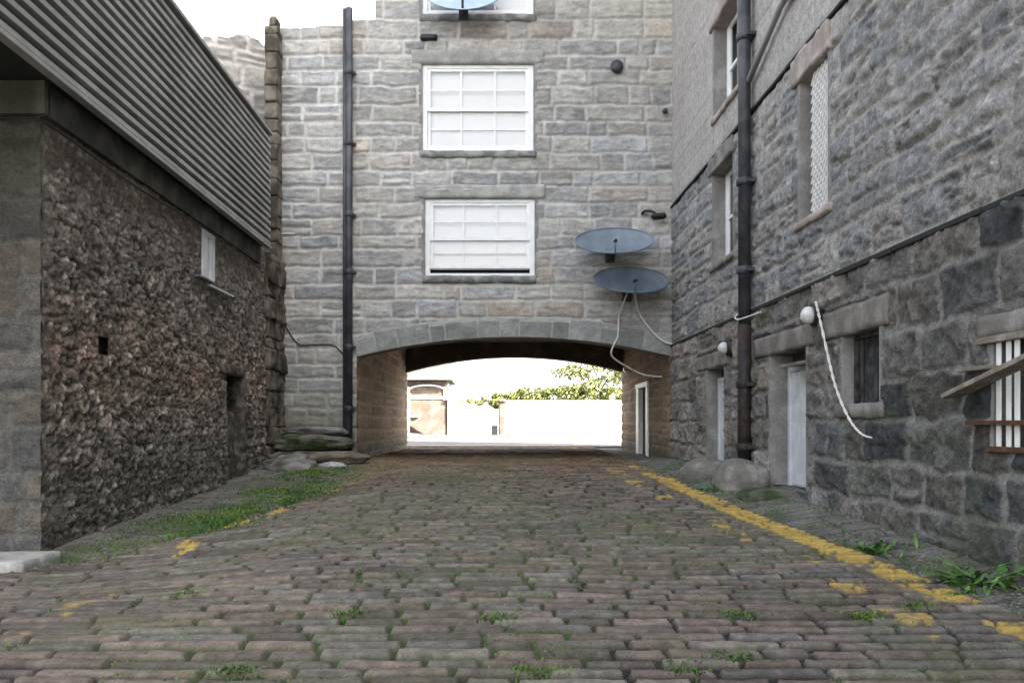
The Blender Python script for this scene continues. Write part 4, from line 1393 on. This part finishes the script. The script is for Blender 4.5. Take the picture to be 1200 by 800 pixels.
for f in ((0, 1, 2), (3, 5, 4), (0, 2, 5, 3), (1, 4, 5, 2), (0, 3, 4, 1)): bm.faces.new([v[i] for i in f])
obj('gable_roof', bm, M['render_white'], hw)
bh = empty('brown_house', (-3.7, 48, .8), 'brown sandstone house with a white arched window across the street', 'house')
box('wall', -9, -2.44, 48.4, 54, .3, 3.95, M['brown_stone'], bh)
rough_box('sunlit_panel', -9, -2.46, 48.2, 48.42, .5, 1.0, M['render_white'], bh, amp=.01)  # white panel stands in for the sunlit foot of the wall
bm = bmesh.new()
v = [bm.verts.new(p) for p in ((-9.3, 47.9, 4.0), (-2.2, 47.9, 4.0), (-2.2, 51.2, 6.2), (-9.3, 51.2, 6.2), (-9.3, 54.3, 4.0), (-2.2, 54.3, 4.0))]
for f in ((0, 1, 2, 3), (3, 2, 5, 4), (0, 3, 4), (1, 5, 2), (0, 4, 5, 1)): bm.faces.new([v[i] for i in f])
obj('roof', bm, M['slate'], bh)
wn = box('window', -4.65, -2.62, 48.34, 48.39, 1.95, 3.6, M['brown_stone'], bh)
bm = bmesh.new()
add_box(bm, -4.72, -4.58, 48.28, 48.36, 1.0, 3.62); add_box(bm, -2.66, -2.56, 48.28, 48.36, 1.0, 3.62)
add_box(bm, -4.575, -2.665, 48.285, 48.355, 2.95, 3.06); add_box(bm, -4.575, -2.665, 48.285, 48.355, 1.9, 1.98)
obj('frame', bm, M['white'], wn)
tube('arch_frame', [(-3.62 - 1.0 * math.cos(math.pi * k / 16), 48.3, 3.42 + .30 * math.sin(math.pi * k / 16)) for k in range(17)], .05, M['white'], wn, 8)
bm = bmesh.new()   # brown wedge rising to the right, shaped as the diagonal shadow on the wall
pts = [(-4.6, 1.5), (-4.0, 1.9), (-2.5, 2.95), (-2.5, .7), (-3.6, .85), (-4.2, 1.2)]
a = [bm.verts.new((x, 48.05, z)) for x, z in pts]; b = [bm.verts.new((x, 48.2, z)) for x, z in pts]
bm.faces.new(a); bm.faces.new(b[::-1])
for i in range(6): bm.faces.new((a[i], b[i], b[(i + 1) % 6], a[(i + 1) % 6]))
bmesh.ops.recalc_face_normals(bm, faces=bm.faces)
obj('shade_wedge', bm, M['brown_stone'], bh)


def tree(x, y, z0, trunk, lobes, nleaf, label, ls=.10, seed=1):
    rr_ = random.Random(seed)
    t = empty('garden_tree', (x, y, z0), label, 'tree', 'trees behind the white wall')
    bm = bmesh.new()
    tube_bm(bm, [(x, y, z0 - .1), (x + .05, y, z0 + trunk * .5), (x - .05, y, z0 + trunk)], [.16, .12, .09], 8)
    for (lx, ly, lz, a, b, c) in lobes:
        tube_bm(bm, [(x, y, z0 + trunk * .7), ((x + lx) / 2, (y + ly) / 2, (z0 + trunk + lz) / 2), (lx, ly, lz)], [.07, .05, .02], 6)
    obj('trunk', bm, M['bark'], t)
    bm = bmesh.new()
    for i in range(nleaf):
        lx, ly, lz, a, b, c = rr_.choice(lobes)
        d_ = Vector((rr_.gauss(0, 1), rr_.gauss(0, 1), rr_.gauss(0, 1))).normalized() * (rr_.random() ** .45)
        p = Vector((lx + d_.x * a, ly + d_.y * b, lz + d_.z * c))
        if mnoise.noise(p * 1.8) < -.12: continue
        q = Vector((rr_.gauss(0, 1), rr_.gauss(0, 1), rr_.gauss(0, 1))).normalized()
        s = q.orthogonal().normalized(); u_ = q.cross(s)
        L = ls * rr_.uniform(.6, 1.3)
        bm.faces.new([bm.verts.new(p + v_) for v_ in (s * L, u_ * L * .45, -s * L, -u_ * L * .45)])
    obj('crown', bm, M['leaf'], t)


tree(2.0, 50.5, .7, 1.8, [(.9, 50.2, 3.0, 1.6, .8, .42), (2.4, 50.4, 3.15, 1.4, .9, .55), (-.4, 49.9, 2.9, 1.0, .5, .32), (.5, 49.5, 2.7, .7, .5, .3)], 9000, 'low spreading tree leaning over the left end of the white wall', seed=2)
tree(5.2, 50.8, .7, 2.0, [(4.2, 50.5, 3.2, 1.4, .9, .6), (5.8, 50.5, 3.35, 1.5, 1, .75), (7.4, 50.5, 3.1, 1.4, 1, .6)], 9000, 'wide leafy tree over the middle of the white wall', seed=3)
tree(6.6, 54.5, .7, 3.2, [(5.2, 54.4, 4.9, 1.5, 1, .6), (6.9, 54.4, 4.5, 1.5, 1, 1.0), (8.3, 54.4, 4.9, 1.5, 1, .9)], 2600, 'taller thin tree standing behind the others at the right', ls=.12, seed=4)
